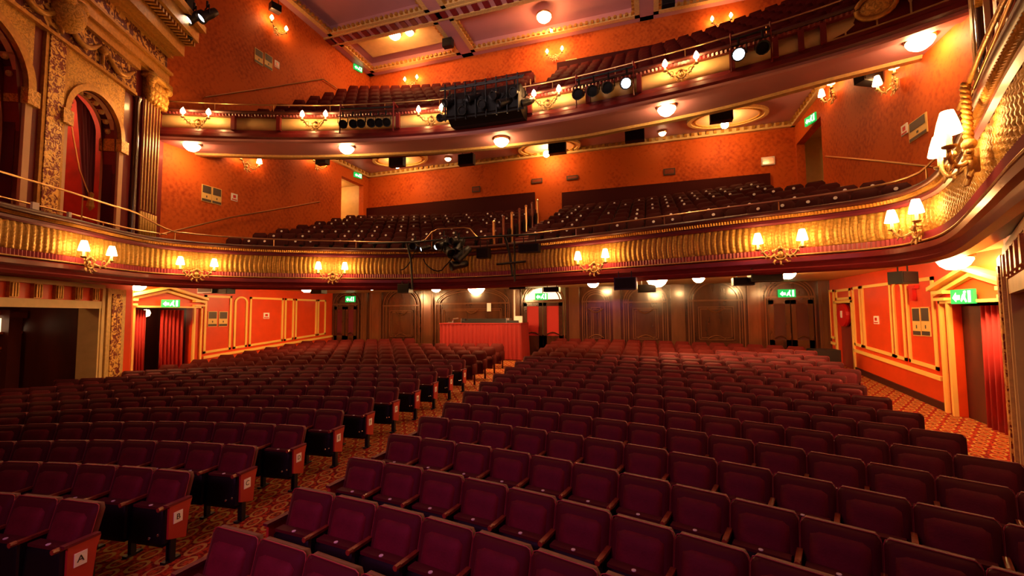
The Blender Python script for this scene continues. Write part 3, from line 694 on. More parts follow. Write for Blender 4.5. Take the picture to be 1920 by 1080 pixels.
mb.add([(XL, ya, fl(ya)+.66), (XL+.05, ya, fl(ya)+.66), (XL+.05, yb, fl(yb)+.66), (XL, yb, fl(yb)+.66), (XL, ya, fl(ya)+.75), (XL+.05, ya, fl(ya)+.75), (XL+.05, yb, fl(yb)+.75), (XL, yb, fl(yb)+.75)],
       [(0, 1, 2, 3), (4, 7, 6, 5), (0, 4, 5, 1), (1, 5, 6, 2), (2, 6, 7, 3), (3, 7, 4, 0)])
struct(mb.build('trim_left_panels', M['yellow']))
mb = MB()
for a, b, ar in ((1557, 1567, 0), (1602, 1617, 0), (1620, 1675, 0), (1678, 1698, 1), (1703, 1756, 0)):
    yb, ya = ypx(a, XR), ypx(b, XR); yb = min(yb, YB-.03); frame(mb, XR, ya, yb, fl(ya)+.82, fl(yb)+.82, 3.52, arch=ar)
frame(mb, XR, 15.95, 17.05, 3.15, 3.15, 3.5)
for ya, yb in ((11.7, 15.88), (17.12, YB)):
    mb.add([(XR, ya, fl(ya)+.62), (XR-.05, ya, fl(ya)+.62), (XR-.05, yb, fl(yb)+.62), (XR, yb, fl(yb)+.62), (XR, ya, fl(ya)+.71), (XR-.05, ya, fl(ya)+.71), (XR-.05, yb, fl(yb)+.71), (XR, yb, fl(yb)+.71)],
           [(0, 1, 2, 3), (4, 7, 6, 5), (0, 4, 5, 1), (1, 5, 6, 2), (2, 6, 7, 3), (3, 7, 4, 0)])
mb.box(XR-.05, 15.82, 0, XR, 15.9, 3.12).box(XR-.05, 17.1, 0, XR, 17.18, 3.12).box(XR-.05, 15.82, 3.05, XR, 17.18, 3.13)
struct(mb.build('trim_right_panels', M['yellow']))
mb = MB()
for X, t, ya, yb in ((XL, .04, 11.2, YB), (XR, -.04, 11.6, 15.85)):
    mb.add([(X, ya, fl(ya)), (X+t, ya, fl(ya)), (X+t, yb, fl(yb)), (X, yb, fl(yb)), (X, ya, fl(ya)+.16), (X+t, ya, fl(ya)+.16), (X+t, yb, fl(yb)+.16), (X, yb, fl(yb)+.16)],
           [(0, 1, 2, 3), (4, 7, 6, 5), (0, 4, 5, 1), (1, 5, 6, 2), (2, 6, 7, 3), (3, 7, 4, 0)])
struct(mb.build('baseboard_right', M['base']))
# pedimented door surrounds and what is behind them
def doorcase(X, D, num, cols):
    y0, y1, zt = D[0], D[1], D[3]; t = 1 if X < 0 else -1; c = (y0+y1)/2
    fx = lambda u, v, h: (X+t*h, u, v)
    mb = MB()
    def B(a, b, z0, z1, h): mb.prism([(a, z0), (b, z0), (b, z1), (a, z1)], 0, h, fx)
    z0 = fl(y0)-.1
    B(y0-.06, y0, z0, zt, .08); B(y1, y1+.06, z0, zt, .08); B(y0-.3, y0-.25, z0, zt+.12, .08); B(y1+.25, y1+.3, z0, zt+.12, .08); B(y0-.3, y1+.3, zt, zt+.06, .08)
    for a, b in ((y0-.34, y0+.02), (y1-.02, y1+.34)): B(a, b, zt+.06, zt+.12, .14); B(a, b, zt+.2, zt+.27, .16)
    for o, h in ((0, .22), (-.12, .1)):
        for sg in (-1, 1):
            mb.prism([(c, zt+.62+o), (c+sg*(y1-y0+.8)/2, zt+.27+o), (c+sg*(y1-y0+.8)/2, zt+.35+o), (c, zt+.70+o)], 0, h, fx)
    struct(mb.build('trim_%d' % num, M['yellow']))
    mb = MB(); d = -t
    X1 = X+d*.3; X2 = X+d*2.3; a, b = min(X1, X2), max(X1, X2)
    mb.box(a, y0-.5, 0, b, y0-.4, 3.6).box(a, y1+.4, 0, b, y1+.5, 3.6).box(a, y0-.5, 3.2, b, y1+.5, 3.6); mb.box(X2 if d > 0 else X2-.1, y0-.5, 0, X2+.1 if d > 0 else X2, y1+.5, 3.6)
    struct(mb.build('wall_lobby', M['mahogd']))
doorcase(XL, LD, 90, 0); doorcase(XR, RD, 91, 0)
def curtain(name, p0, p1, z0, z1, label, mname='curtain', folds=7, amp=.05):
    p0, p1 = Vector(p0), Vector(p1); d = (p1-p0); nn = Vector((d.y, -d.x)).normalized(); m = MB(); n = folds*8
    for t_ in (0, 1):
        z = z0 if t_ == 0 else z1
        for k in range(n+1):
            u = k/n; a = amp*(1.25 if t_ == 0 else .8)*math.sin(u*folds*2*PI)+.012*math.sin(u*folds*5); q = p0+d*u+nn*a; m.v.append((q.x, q.y, z))
    for k in range(n): m.f.append((k, k+1, n+2+k, n+1+k))
    o = m.build(name, M[mname], None, True); tag(o, label, 'curtain')
    md = o.modifiers.new('s', 'SOLIDIFY'); md.thickness = .012
    return o
ycl = lambda px: ypx(px, XL-.12)
curtain('door_curtain', (XL-.12, 9.12), (XL-.12, ycl(273)), fl(9), 2.98, 'narrow red curtain at the stage side of the left stalls doorway', folds=4)
curtain('door_curtain', (XL-.12, ycl(301)), (XL-.12, ycl(345)), fl(9), 2.98, 'wide red curtain hanging in the middle of the left stalls doorway', folds=6)
curtain('door_curtain', (XR+.12, 9.84), (XR+.12, ypx(1843, XR+.12)), fl(10.), 2.86, 'red velvet curtain drawn to the right in the right stalls doorway', folds=6, amp=.05)
o = MB().box(XR+.14, ypx(1838, XR+.12), fl(11), XR+.2, 11.24, 2.86).build('door_4', M['mahogd']); struct(o)
ll = empty('lobby_lamp', (XL-1.6, 10.4, 2.9), 0, 'small glowing lamp in the dark lobby seen through the left doorway', 'wall lamp')
MB().lathe([(0, -.14), (.1, -.1), (.13, 0), (.09, .1), (0, .12)], 12).build('lit_globe', M['dimdome'], ll, True); MB().box(-.35, -.03, -.03, 0, .03, .03).build('bracket', M['brass'], ll)
m = MB().box(XR+.1, 15.92, fl(15.9), XR+.16, 17.08, 3.03).build('door_5', M['wine']); struct(m)
# hose reel sign on that small door
fr = empty('fire_hose_reel', (XR+.04, 16.55, 2.62), 0, 'round red fire hose cover with a white mark beside the small right wall door', 'fire hose')
mm = Matrix.Rotation(PI/2, 4, 'Y'); m = MB(); m.lathe([(0, -.09), (.36, -.09), (.38, -.02), (.36, .05), (0, .05)], 20, (XR+.02, 16.55, 2.66), mm); kid(m, 'cover_disc', M['fire'], fr)
kid(MB().box(XR-.085, 16.47, 2.58, XR-.07, 16.58, 2.80), 'mark', M['white'], fr)
# ------------------------------------------------------------------ SCONCES
def sconce(name, shade, sc, label, loc, rz):
    r = empty(name, loc, rz, label, 'wall lamp')
    q = sc
    m = MB(); n = 16
    m.tube([(.15*q*math.cos(2*PI*k/n), -.10*q, .15*q*math.sin(2*PI*k/n)) for k in range(n+1)], .028*q, 6)
    m.lathe([(0, .0), (.06*q, .0), (.09*q, .05*q), (.05*q, .09*q), (0, .10*q)], 10, (0, -.02*q, 0), Matrix.Rotation(PI/2, 4, 'X'))
    for a in (-2.2, -1.57, -.94): m.tube([(.15*q*math.cos(a), -.08*q, .15*q*math.sin(a)), (.27*q*math.cos(a), -.12*q, .27*q*math.sin(a)), (.30*q*math.cos(a+.2), -.14*q, .30*q*math.sin(a+.2))], [.03*q, .025*q, .008*q], 5)
    for a in (.5, 1.57, 2.64): m.sphere((.17*q*math.cos(a), -.1*q, .17*q*math.sin(a)), .045*q, 8, 5)
    m.box(-.05*q, -.08*q, -.12*q, .05*q, 0, .16*q); m.build('backplate', M['palegold'], r, True)
    for s in (-1, 1):
        m = MB(); P = []
        for k in range(13):
            t = k/12; P.append((s*(.12+.36*t)*q, -(.10+.20*math.sin(PI*t*.6))*q, (.0-.10*math.sin(PI*t*1.25)+.16*t*t)*q))
        m.tube(P, [.028*q]*9+[.024*q]*4, 6)
        m.tube([(s*(.30+.07*math.cos(2*PI*k/9))*q, -.24*q, (.02+.07*math.sin(2*PI*k/9))*q) for k in range(8)], .017*q, 5)
        for k in (3, 6, 9): m.tube([P[k], (P[k][0]+s*.03*q, P[k][1]-.03*q, P[k][2]-.09*q)], [.03*q, .006*q], 5)
        m.build('arm', M['palegold'], r, True)
        cx, cy, cz = s*.48*q, -.30*q, .08*q
        m = MB(); m.lathe([(.01*q, .0), (.07*q, .03*q), (.075*q, .05*q), (.03*q, .06*q), (.028*q, .2*q)], 10, (cx, cy, cz)); m.build('candle_cup', M['palegold'], r, True)
        if shade:
            m = MB(); m.lathe([(.125*q, .20*q), (.10*q, .33*q), (.062*q, .47*q)], 12, (cx, cy, cz)); m.build('lamp_shade', M['shade'], r, True)
        else:
            m = MB(); m.lathe([(.025*q, .18*q), (.08*q, .24*q), (.09*q, .29*q), (.05*q, .39*q), (.0, .46*q)], 10, (cx, cy, cz)); m.build('flame_bulb', M['bulb'], r, True)
    return r
def rot_of(N): return math.atan2(N.y, N.x)+PI/2
s0 = None
names = ['on the left box front', 'above the left doorway', 'left of the centre lighting cluster', 'right of the centre lighting cluster', 'facing the right stalls', 'at the right corner', 'on the near right box front']
for i, (px, zz) in enumerate([(165, 4.02), (368, 4.02), (623, 4.02), (1117, 4.02), (1467, 4.02), (1722, 4.15), (0, 4.3)]):
    p, N = locate(cpath, px, 4.0)
    if not px:
        T_ = at_z(1786, 312, 4.3); i_ = min(range(len(cpath)), key=lambda i: (cpath[i]-Vector((T_.x, T_.y))).length); p, N = cpath[i_], normals(cpath)[i_]
    q = p+N*.07; lab = 'gilt wall lamp with lit shades on the lower balcony, %s' % names[i]
    if s0 is None: so = sconce('wall_sconce', True, .84, lab, (q.x, q.y, zz), rot_of(N)); so['group'] = 'shaded lamps on the lower balcony front'; s0 = build_template(so)
    else:
        o = dup(s0, (q.x, q.y, zz), rot_of(N), lab)
g0 = None
for i, (px, py, nm) in enumerate([(372, 0, 'nearest the left wall'), (592, 0, 'second from the left wall'), (810, 0, 'just left of the black lighting rig'), (1025, 0, 'just right of the black lighting rig'), (1277, 0, 'towards the right of the front')]):
    p, N = locate(gpath, px, 9.0); q = p+N*.06; lab = 'gilt twin bulb lamp on the upper balcony front, %s' % nm
    if g0 is None: so = sconce('balcony_sconce', False, .78, lab, (q.x, q.y, 8.92), rot_of(N)); so['group'] = 'bulb lamps on the upper balcony front'; g0 = build_template(so)
    else: dup(g0, (q.x, q.y, 8.92), rot_of(N), lab)
for X, px, py, lab in ((XL+.03, 460, 312, 'gilt twin lamp high on the left circle wall, nearer the stage'), (XL+.03, 592, 312, 'gilt twin lamp high on the left circle wall, nearer the back'),
                       (XR-.03, 1567, 180, 'gilt twin lamp high on the right circle wall, nearer the back'), (XR-.03, 1685, 158, 'gilt twin lamp high on the right circle wall, nearer the stage')):
    P = at_x(px, py, X); o = dup(s0, tuple(P), PI/2 if X < 0 else -PI/2, lab, 'lamps on the circle side walls')
P = at_x(515, 58, XL+.05); g = dup(g0, tuple(P), PI/2, 'twin lamp glowing high on the left wall of the gallery', 'gallery wall lamps')
for px, lab in ((775, 'left'), (1040, 'centre'), (1350, 'right')):
    P = at_y(px, 0, YC-.05); dup(g0, (P.x, YC-.02, ZC-1.0), 0, 'twin lamp near the ceiling on the %s of the gallery back wall' % lab, 'gallery wall lamps')
# gold medallion on the gallery front
p, N = locate(gpath, 1640, 9.1); md_ = empty('gilt_medallion', (p.x+N.x*.1, p.y+N.y*.1, 9.15), rot_of(N), 'oval carved gilt medallion on the upper balcony front at the far right', 'ornament')
m = MB(); m.sphere((0, 0, 0), .3, 16, 10, (1.1, .4, .8)); m.build('carved_boss', M['reliefgold'], md_, True)
m = MB(); m.tube([(.33*math.cos(2*PI*k/20), -.08, .26*math.sin(2*PI*k/20)) for k in range(21)], .05, 6); m.build('rim', M['gold'], md_, True)
# ------------------------------------------------------------------ CEILING LAMPS
def dome(name, r, loc, label, mm='dome', group=None):
    d = empty(name, loc, 0, label, 'ceiling light', group)
    MB().lathe([(r*.9, -.02), (r*1.08, .0), (r*1.1, .06), (0, .06)], 20).build('rim', M['brass'], d, True)
    MB().lathe([(0, -r*.85), (r*.45, -r*.78), (r*.8, -r*.5), (r, -r*.15), (r*.98, -.01)], 18).build('lit_bowl', M[mm], d, True); return d
for px, py, nm in ((360, 272, 'at the far left end'), (650, 277, 'second from the left'), (940, 263, 'at the middle'), (1250, 203, 'right of the middle'), (1725, 75, 'at the far right end')):
    P = at_z(px, py, 8.38); dome('balcony_dome_light', .24, (P.x, P.y, 8.38), 'glowing dome lamp under the upper balcony, %s' % nm, group='dome lamps under the upper balcony')
for px, py, r, nm in ((258, 537, .22, 'over the left doorway'), (575, 542, .2, 'in front of the left rear panels'), (893, 541, .3, 'over the red draped desk'), (1232, 527, .28, 'brighter of the pair over the right rear seats'),
                      (1310, 525, .16, 'fainter of the pair over the right rear seats'), (1790, 492, .26, 'in front of the right doorway pediment'), (697, 543, .08, 'tiny, near the left rear exit sign')):
    Yt = {258: 8.9, 575: 12.6, 893: 14.2, 1232: 13.2, 1310: 13.2, 1790: 10.1, 697: 14.5}[px]
    P = at_y(px, py+4, Yt); z = min(3.84, P.z+.12); dome('soffit_dome_light', r, (P.x, P.y, z), 'glowing dome lamp under the lower balcony, %s' % nm, 'dome2', group='dome lamps under the lower balcony')
    if z < 3.8: kk = [c for c in COL.objects if c.name.startswith('rim')][-1]; MB().lathe([(r*.9, .06), (r*.9, 3.86-z)], 16).build('collar', M['cream'], kk.parent)
# extra lamps deeper under the circle (hidden from here by the balcony front)
for x, y in ((-12.2, 13.6), (-1.9, 15.2), (3.6, 13.6), (-8.2, 15.6)):
    dome('soffit_dome_light', .2, (x, y, 3.84), 'glowing dome lamp set deep under the lower balcony above the rear rows', 'dome2', group='dome lamps deep under the lower balcony')
# ovals in the circle ceiling
for px, py, nm in ((752, 300, 'left'), (1030, 278, 'middle'), (1362, 222, 'right')):
    P = at_z(px, py, 10.66); ov = empty('ceiling_oval', (P.x, P.y-.1, 10.66), 0, 'oval cream ceiling recess with a bright lamp, %s of three over the circle' % nm, 'ceiling light', 'oval ceiling recesses over the circle')
    e = lambda r: [(1.5*r*math.cos(2*PI*k/32), .95*r*math.sin(2*PI*k/32)) for k in range(33)]
    MB().ringstrip(e(1.0), e(.9), -.06, .04, XYZ).build('outer_ring', M['palegold'], ov); MB().ringstrip(e(.82), e(.78), -.05, .04, XYZ).build('inner_ring', M['gold'], ov)
    MB().prism(e(.95)[:-1], -.01, .03, XYZ).build('cream_field', M['stonew'], ov)
    MB().sphere((-.1, -.1, -.34), .15, 12, 8).build('bulb', M['dome2'], ov)
for px, py, r, nm, z in ((1020, 32, .34, 'large globe glowing on the centre ceiling panel', 16.6), (1038, 76, .12, 'small glowing lamp on the centre ceiling panel near the back wall', 16.5), (740, 66, .3, 'glowing lamp in the left ceiling coffer', 16.7), (768, 62, .2, 'smaller glowing lamp in the left ceiling coffer', 16.7)):
    P = at_z(px, py, z); dome('gallery_ceiling_light', r, (P.x, min(P.y, YC-.5), z+.05), nm, 'bulb')
for px, py, nm in ((840, 298, 'left'), (1242, 250, 'right')):
    P = at_z(px, py, 10.6); dome('circle_downlight', .16, (P.x, P.y, 10.62), 'small round downlight in the circle ceiling, %s of the pair' % nm, 'dimdome', 'small downlights in the circle ceiling')
# ------------------------------------------------------------------ SIGNS, POSTERS
def exit_sign(loc, rz, label, sc=1.0, cat='exit sign'):
    e = empty('exit_sign', loc, rz, label, cat, 'green exit signs'); w_, h_ = .27*sc, .14*sc
    MB().box(-w_, -.03, -h_, w_, .03, h_).build('case', M['green'], e)
    m = MB()
    def pl(pts): m.prism([(x*sc, z*sc) for x, z in pts], .031, .036, lambda u, v, h: (u, -h, v))
    pl([(-.22, -.02), (-.13, .08), (-.13, .03), (-.04, .03), (-.04, -.06), (-.13, -.06), (-.13, -.10)])
    pl([(.02, .02), (.06, .06), (.10, .05), (.09, -.02), (.13, -.10), (.10, -.11), (.05, -.04), (.0, -.10), (-.02, -.08)])
    m.sphere((.09*sc, -.033, .085*sc), .025*sc, 8, 5)
    pl([(.16, -.11), (.22, -.11), (.22, .11), (.16, .11)])
    m.build('pictogram', M['signwhite'], e); return e
P = at_x(320, 569, XL+.25); exit_sign(tuple(P), .8, 'lit green exit sign above the left stalls doorway', .88)
P = at_x(1806, 556, XR-.12); exit_sign(tuple(P), -PI/2+.1, 'lit green exit sign above the right stalls doorway')
for px, py, nm in ((657, 561, 'over the left rear door'), (1015, 556, 'over the centre rear doors'), (1475, 550, 'over the right rear door')):
    P = at_y(px, py, YB-.1); exit_sign(tuple(P), 0, 'lit green exit sign %s of the stalls' % nm)
P = at_x(671, 329, XL+.1); exit_sign(tuple(P), PI/2-.3, 'small green exit sign over the left circle side door', .9)
P = at_x(1520, 224, XR-.1); exit_sign(tuple(P), -PI/2+.3, 'small green exit sign over the right circle side door', 1.1)
P = at_x(671, 128, XL+.1); exit_sign(tuple(P), PI/2-.3, 'small green exit sign over the left gallery side door', 1.0)
def poster(P, X, w_, h_, label, simple=False, rz=None):
    t = 1 if X < 0 else -1; rz = (PI/2 if X < 0 else -PI/2) if rz is None else rz
    p = empty('wall_poster', tuple(P), rz, label, 'poster')
    MB().box(-w_/2, -.02, -h_/2, w_/2, .0, h_/2).build('sheet', M['white' if simple else 'poster'], p)
    if simple: MB().box(-w_*.22, -.026, -h_*.1, w_*.22, -.02, h_*.3).build('symbol', M['fire'], p); MB().box(-w_*.4, -.026, -h_*.4, w_*.4, -.02, -h_*.25).build('text_strip', M['fire'], p)
    else:
        MB().box(-w_*.42, -.026, h_*.02, w_*.42, -.02, h_*.46).build('picture', M['posterdark'], p)
        MB().box(-w_*.46, -.026, -h_*.47, w_*.46, -.02, -h_*.33).build('footer_strip', M['posterdark'], p)
        MB().box(-w_*.05, -.026, -h_*.24, w_*.05, -.02, -h_*.12).build('emblem', M['posterdark'], p)
for X, px, py, w_, h_, lab, sm in ((XL, 398, 598, .34, .55, 'yellow and black safety poster on the left stalls wall, nearer the doorway', 0), (XL, 418, 598, .34, .55, 'yellow and black safety poster on the left stalls wall, farther from the doorway', 0),
    (XL, 499, 592, .28, .24, 'small white notice in the large left stalls wall panel', 1), (XL, 387, 363, .36, .6, 'yellow poster on the left circle wall, nearer the stage', 0), (XL, 406, 368, .36, .6, 'yellow poster on the left circle wall, farther from the stage', 0),
    (XL, 439, 370, .26, .28, 'small white notice on the left circle wall', 1), (XL, 485, 107, .4, .6, 'yellow poster on the left gallery wall, nearer the stage', 0), (XL, 503, 116, .4, .6, 'yellow poster on the left gallery wall, farther from the stage', 0),
    (XL, 519, 121, .25, .3, 'small white notice on the left gallery wall', 1),
    (XR, 1720, 603, .32, .66, 'yellow and black safety poster on the right stalls wall, farther from the doorway', 0), (XR, 1737, 603, .32, .66, 'yellow and black safety poster on the right stalls wall, nearer the doorway', 0),
    (XR, 1644, 600, .26, .22, 'small white notice in the large right stalls wall panel', 1), (XR, 1697, 243, .26, .25, 'small white notice on the right circle wall', 1), (XR, 1722, 240, .7, .45, 'wide yellow poster on the right circle wall', 0)):
    poster(at_x(px, py, X), X, w_, h_, lab, sm)
for px, py, mm, lab, w_, h_ in ((893, 355, 'posterdark', 'small dark plaque on the circle back wall, left of three', .45, .3), (1007, 339, 'posterdark', 'small dark plaque with pale face on the circle back wall near the aisle', .55, .22),
    (1073, 333, 'posterdark', 'small dark framed notice on the circle back wall right of the aisle', .55, .2), (1255, 322, 'posterdark', 'small dark plaque on the circle back wall towards the right', .5, .3), (1440, 302, 'white', 'white notice on the circle back wall by the right door', .5, .35),
    (1071, 118, 'palegold', 'small gilt framed notice on the gallery back wall', .55, .35)):
    P = at_y(px, py, YC-.02); q = empty('wall_plaque', tuple(P), 0, lab, 'plaque'); MB().box(-w_/2, -.03, -h_/2, w_/2, 0, h_/2).build('frame', M[mm], q)
    MB().box(-w_/2+.05, -.036, -h_/2+.05, w_/2-.05, -.03, h_/2-.05).build('face', M['mirror' if mm != 'posterdark' else 'armwood'], q)
# ------------------------------------------------------------------ SOUND DESK
pL, pR = at_y(826, 607, 16.3), at_y(977, 607, 16.3); zt = pR.z; x0, x1 = pL.x, pR.x
dk = empty('sound_desk', ((x0+x1)/2, 16.6, fl(16.4)), 0, 'long sound desk under a pleated red cloth behind the left rear rows', 'table')
m = MB(); n = 110; per = []
for k in range(n+1):
    per.append((x0+(x1-x0)*k/n, 16.25))
for k in range(1, 24): per.append((x1, 16.25+1.05*k/23))
for t_ in (0, 1):
    for k, (x, y) in enumerate(per):
        a = (.045 if t_ == 0 else .015)*math.sin(k*1.15)
        if k <= n: m.v.append((x+(.04 if k > n-3 and t_ == 0 else 0), y+a, fl(y)+.03 if t_ == 0 else zt))
        else: m.v.append((x+a+(.04 if t_ == 0 else 0), y, fl(y)+.03 if t_ == 0 else zt))
L = len(per)
for k in range(L-1): m.f.append((k, k+1, L+k+1, L+k))
kid(m, 'pleated_skirt', M['cloth'], dk, True); kid(MB().box(x0-.02, 16.22, zt-.01, x1+.02, 17.3, zt+.03), 'cloth_top', M['cloth'], dk)
def simple(name, mb, m, label, cat, group=None): o = mb.build(name, M[m]); tag(o, label, cat, group); return o
mc = empty('mixing_console', (x0+2.0, 16.6, zt+.03), 0, 'long black mixing console on top of the red draped desk', 'mixing console')
kid(MB().box(x0+.95, 16.35, zt+.03, x0+2.85, 16.95, zt+.12).box(x0+1.0, 16.8, zt+.12, x0+2.8, 16.95, zt+.2), 'body', M['blackmetal'], mc); kid(MB().box(x0+.9, 16.33, zt+.03, x0+.94, 16.98, zt+.22).box(x0+2.86, 16.33, zt+.03, x0+2.9, 16.98, zt+.22), 'side_cheek', M['steel'], mc)
m = MB(); m.rbox((x1-.38, 16.5, zt+.08), (.5, .3, .1)); simple('equipment_case', m, 'blackmetal', 'small black equipment case at the right of the mixing console', 'case')
m = MB(); m.rbox((x1-.16, 16.5, zt+.17), (.3, .2, .26), .2); o = simple('white_speaker', m, 'white', 'small white box at the right end of the red draped desk', 'speaker')
m = MB(); m.tube([(x0+.45, 16.5, zt+.03), (x0+.5, 16.5, zt+.2), (x0+.75, 16.4, zt+.22)], .03, 6).rbox((x0+.42, 16.5, zt+.05), (.25, .2, .04)); simple('desk_lamp', m, 'steel', 'small grey desk lamp at the left end of the red draped desk', 'lamp')
P = at_y(965, 605, 16.9); simple('white_pole', MB().tube([(P.x, 16.9, zt+.03), (P.x, 16.9, 3.86)], .035, 8), 'white', 'thin white pole rising from the right of the sound desk', 'pole')
P = at_y(917, 576, YB-.1); simple('white_notice', MB().box(P.x-.09, YB-.12, P.z-.18, P.x+.09, YB-.1, P.z+.18), 'white', 'small white paper notice on the mahogany wall behind the desk', 'notice')
# bin-like black box by the right rear corner
m = MB().box(4.6, 15.2, fl(15.2), 5.3, 15.8, fl(15.2)+.75); simple('storage_box', m, 'blackmetal', 'black box standing at the right rear corner of the stalls', 'box')
# ------------------------------------------------------------------ SPEAKERS AND STAGE LIGHTING
def speaker(px, py, Y, w_, h_, label, rz=0, drop=.25, grille=False, up=True):
    P = at_y(px, py, Y)
    if 2.9 < P.z < 3.8: drop = max(.1, 3.87-P.z-h_/2)
    s = empty('hanging_speaker', tuple(P), rz, label, 'speaker')
    m = MB(); m.box(-w_/2, -.14, -h_/2, w_/2, .14, h_/2); m.build('cabinet', M['blackmetal'], s)
    m = MB(); m.tube([(-w_*.3, 0, h_/2), (-w_*.3, 0, h_/2+drop)], .015, 5).tube([(w_*.3, 0, h_/2), (w_*.3, 0, h_/2+drop)], .015, 5); m.build('bracket', M['blackmetal'], s)
    MB().box(-w_*.45, -.15, -h_*.42, w_*.45, -.142, h_*.42).build('grille', M['under'], s)
    if grille: MB().box(w_/2, -.13, -h_*.45, w_/2+.03, .13, h_*.45).build('pale_side', M['white'], s)
    return s
speaker(708, 482, 12.7, .56, .26, 'black speaker on the lower balcony front, left of the lighting cluster')
speaker(760, 541, 12.6, .42, .30, 'black speaker under the lower balcony, left of the soffit lamp')
speaker(392, 538, 10.0, .62, .40, 'black speaker cluster under the lower balcony near the left doorway')
speaker(424, 546, 10.1, .42, .16, 'long black lantern beside the speaker near the left doorway')
speaker(598, 546, 12.3, .45, .18, 'black speaker beside the lamp over the left rear panels')
speaker(907, 475, 12.55, .38, .32, 'small square black speaker on the lower balcony front, right of the cluster')
speaker(993, 466, 12.3, .62, .24, 'wide black speaker on the lower balcony front, right of the cluster')
speaker(972, 533, 13.3, .54, .32, 'black speaker under the lower balcony above the white pole')
speaker(1035, 543, 13.5, .5, .15, 'flat black speaker in front of the lit lunette window')
speaker(1172, 532, 11.7, .55, .32, 'black lantern with pale lens under the lower balcony, right of centre', grille=True)
speaker(1213, 541, 13.2, .5, .22, 'black speaker half hidden behind the lantern right of centre')
speaker(1434, 516, 11.1, .66, .30, 'black projector box under the right shaded wall lamp', .1)
speaker(1393, 528, 11.3, .45, .18, 'smaller black box beside the projector under the right lamp')
P = at_x(1693, 521, XR-.7); s_ = speaker(1693, 521, P.y, .5, .26, 'angled black speaker under the lower balcony at the right wall', .6)
for px, py, nm in ((605, 302, 'far left'), (745, 303, 'in front of the left oval'), (875, 300, 'between the left and middle ovals'), (1045, 278, 'in front of the middle oval'), (1190, 254, 'between the middle and right ovals'), (1352, 216, 'in front of the right oval')):
    P = at_z(px, py, 9.9); speaker(px, py, min(P.y, 19.5) if px > 610 else 14.5, .75 if px > 610 else .5, .5 if px > 610 else .3, 'black speaker hung from the circle ceiling, %s' % nm, drop=.45)
speaker(1628, 143, 13.2, .6, .4, 'black speaker on the right circle wall between two lamps', .5)
speaker(840, 81, 18.7, .5, .4, 'black box hanging under the left ceiling coffer', drop=.5)
speaker(1253, 2, 17.9, .5, .4, 'black box hanging under the right ceiling coffer', drop=.5)
speaker(516, 15, 13.5, .4, .3, 'small black speaker high on the left gallery wall', 1.2)
def spot(loc, rz, rx, label, lit=True, sc=1.0, group=None):
    s = empty('stage_spotlight', tuple(loc), rz, label, 'spotlight', group); mm = Matrix.Rotation(PI/2+rx, 4, 'X')
    MB().lathe([(0, -.26*sc), (.08*sc, -.26*sc), (.10*sc, -.1*sc), (.10*sc, .05*sc), (.125*sc, .16*sc), (.125*sc, .2*sc), (.11*sc, .2*sc), (.10*sc, .12*sc), (0, .12*sc)], 12, (0, 0, 0), mm).build('body', M['blackmetal'], s, True)
    MB().lathe([(0, .13*sc), (.10*sc, .13*sc), (.10*sc, .135*sc), (0, .14*sc)], 12, (0, 0, 0), mm).build('lens', M['glass' if lit else 'under'], s)
    MB().tube([(-.13*sc, 0, 0), (-.13*sc, 0, .2*sc), (.13*sc, 0, .2*sc), (.13*sc, 0, 0)], .014*sc, 5).tube([(0, 0, .2*sc), (0, 0, .34*sc)], .025*sc, 6).build('yoke', M['blackmetal'], s)
    return s
def gal_spot(px, z, out, label, lit, sc=1.0, rz=0, rx=.45):
    p, N = locate(gpath, px, z); q = p+N*out; return spot((q.x, q.y, z), rot_of(N)+rz, rx, label, lit, sc)
for px, nm, lit in ((1092, 'first of four on the rail right of the rig', 0), (1115, 'second of four on the rail right of the rig', 0), (1143, 'third of four on the rail right of the rig', 0), (1179, 'lit fourth on the rail right of the rig', 1), (1385, 'lit, alone under the rail towards the right', 1), (1428, 'unlit, towards the right end of the rail', 0)):
    gal_spot(px, 8.88, .4, 'upper balcony stage lantern, %s' % nm, lit, 1.25)
for k, px in enumerate((652, 668, 684, 700, 716, 732)):
    gal_spot(px, 8.82, .4, 'unlit black lantern, number %s from the left, in the row left of the rig' % ('one two three four five six'.split()[k]), 0, 1.1, rz=.5)
for a, b, nm in ((645, 742, 'left of the rig'), (1085, 1190, 'right of the rig'), (1372, 1450, 'towards the right end')):
    (pa, na), (pb, nb) = locate(gpath, a, 9), locate(gpath, b, 9); i0 = gpath.index(pa); i1 = gpath.index(pb); N_ = normals(gpath)
    bar = empty('lighting_bar', (pa.x, pa.y, 9.3), 0, 'black scaffold bar for lanterns on the upper balcony %s' % nm, 'lighting bar')
    m = MB(); m.tube([(gpath[i].x+N_[i].x*.4, gpath[i].y+N_[i].y*.4, 9.3) for i in range(i0, i1+1, 4)]+[(pb.x+nb.x*.4, pb.y+nb.y*.4, 9.3)], .03, 6); kid(m, 'tube', M['blackmetal'], bar)
    for p_, n_ in ((pa, na), (pb, nb)):
        kid(MB().tube([(p_.x+n_.x*.05, p_.y+n_.y*.05, 9.45), (p_.x+n_.x*.4, p_.y+n_.y*.4, 9.45), (p_.x+n_.x*.42, p_.y+n_.y*.42, 8.5)], .025, 5), 'bracket', M['wine'], bar)
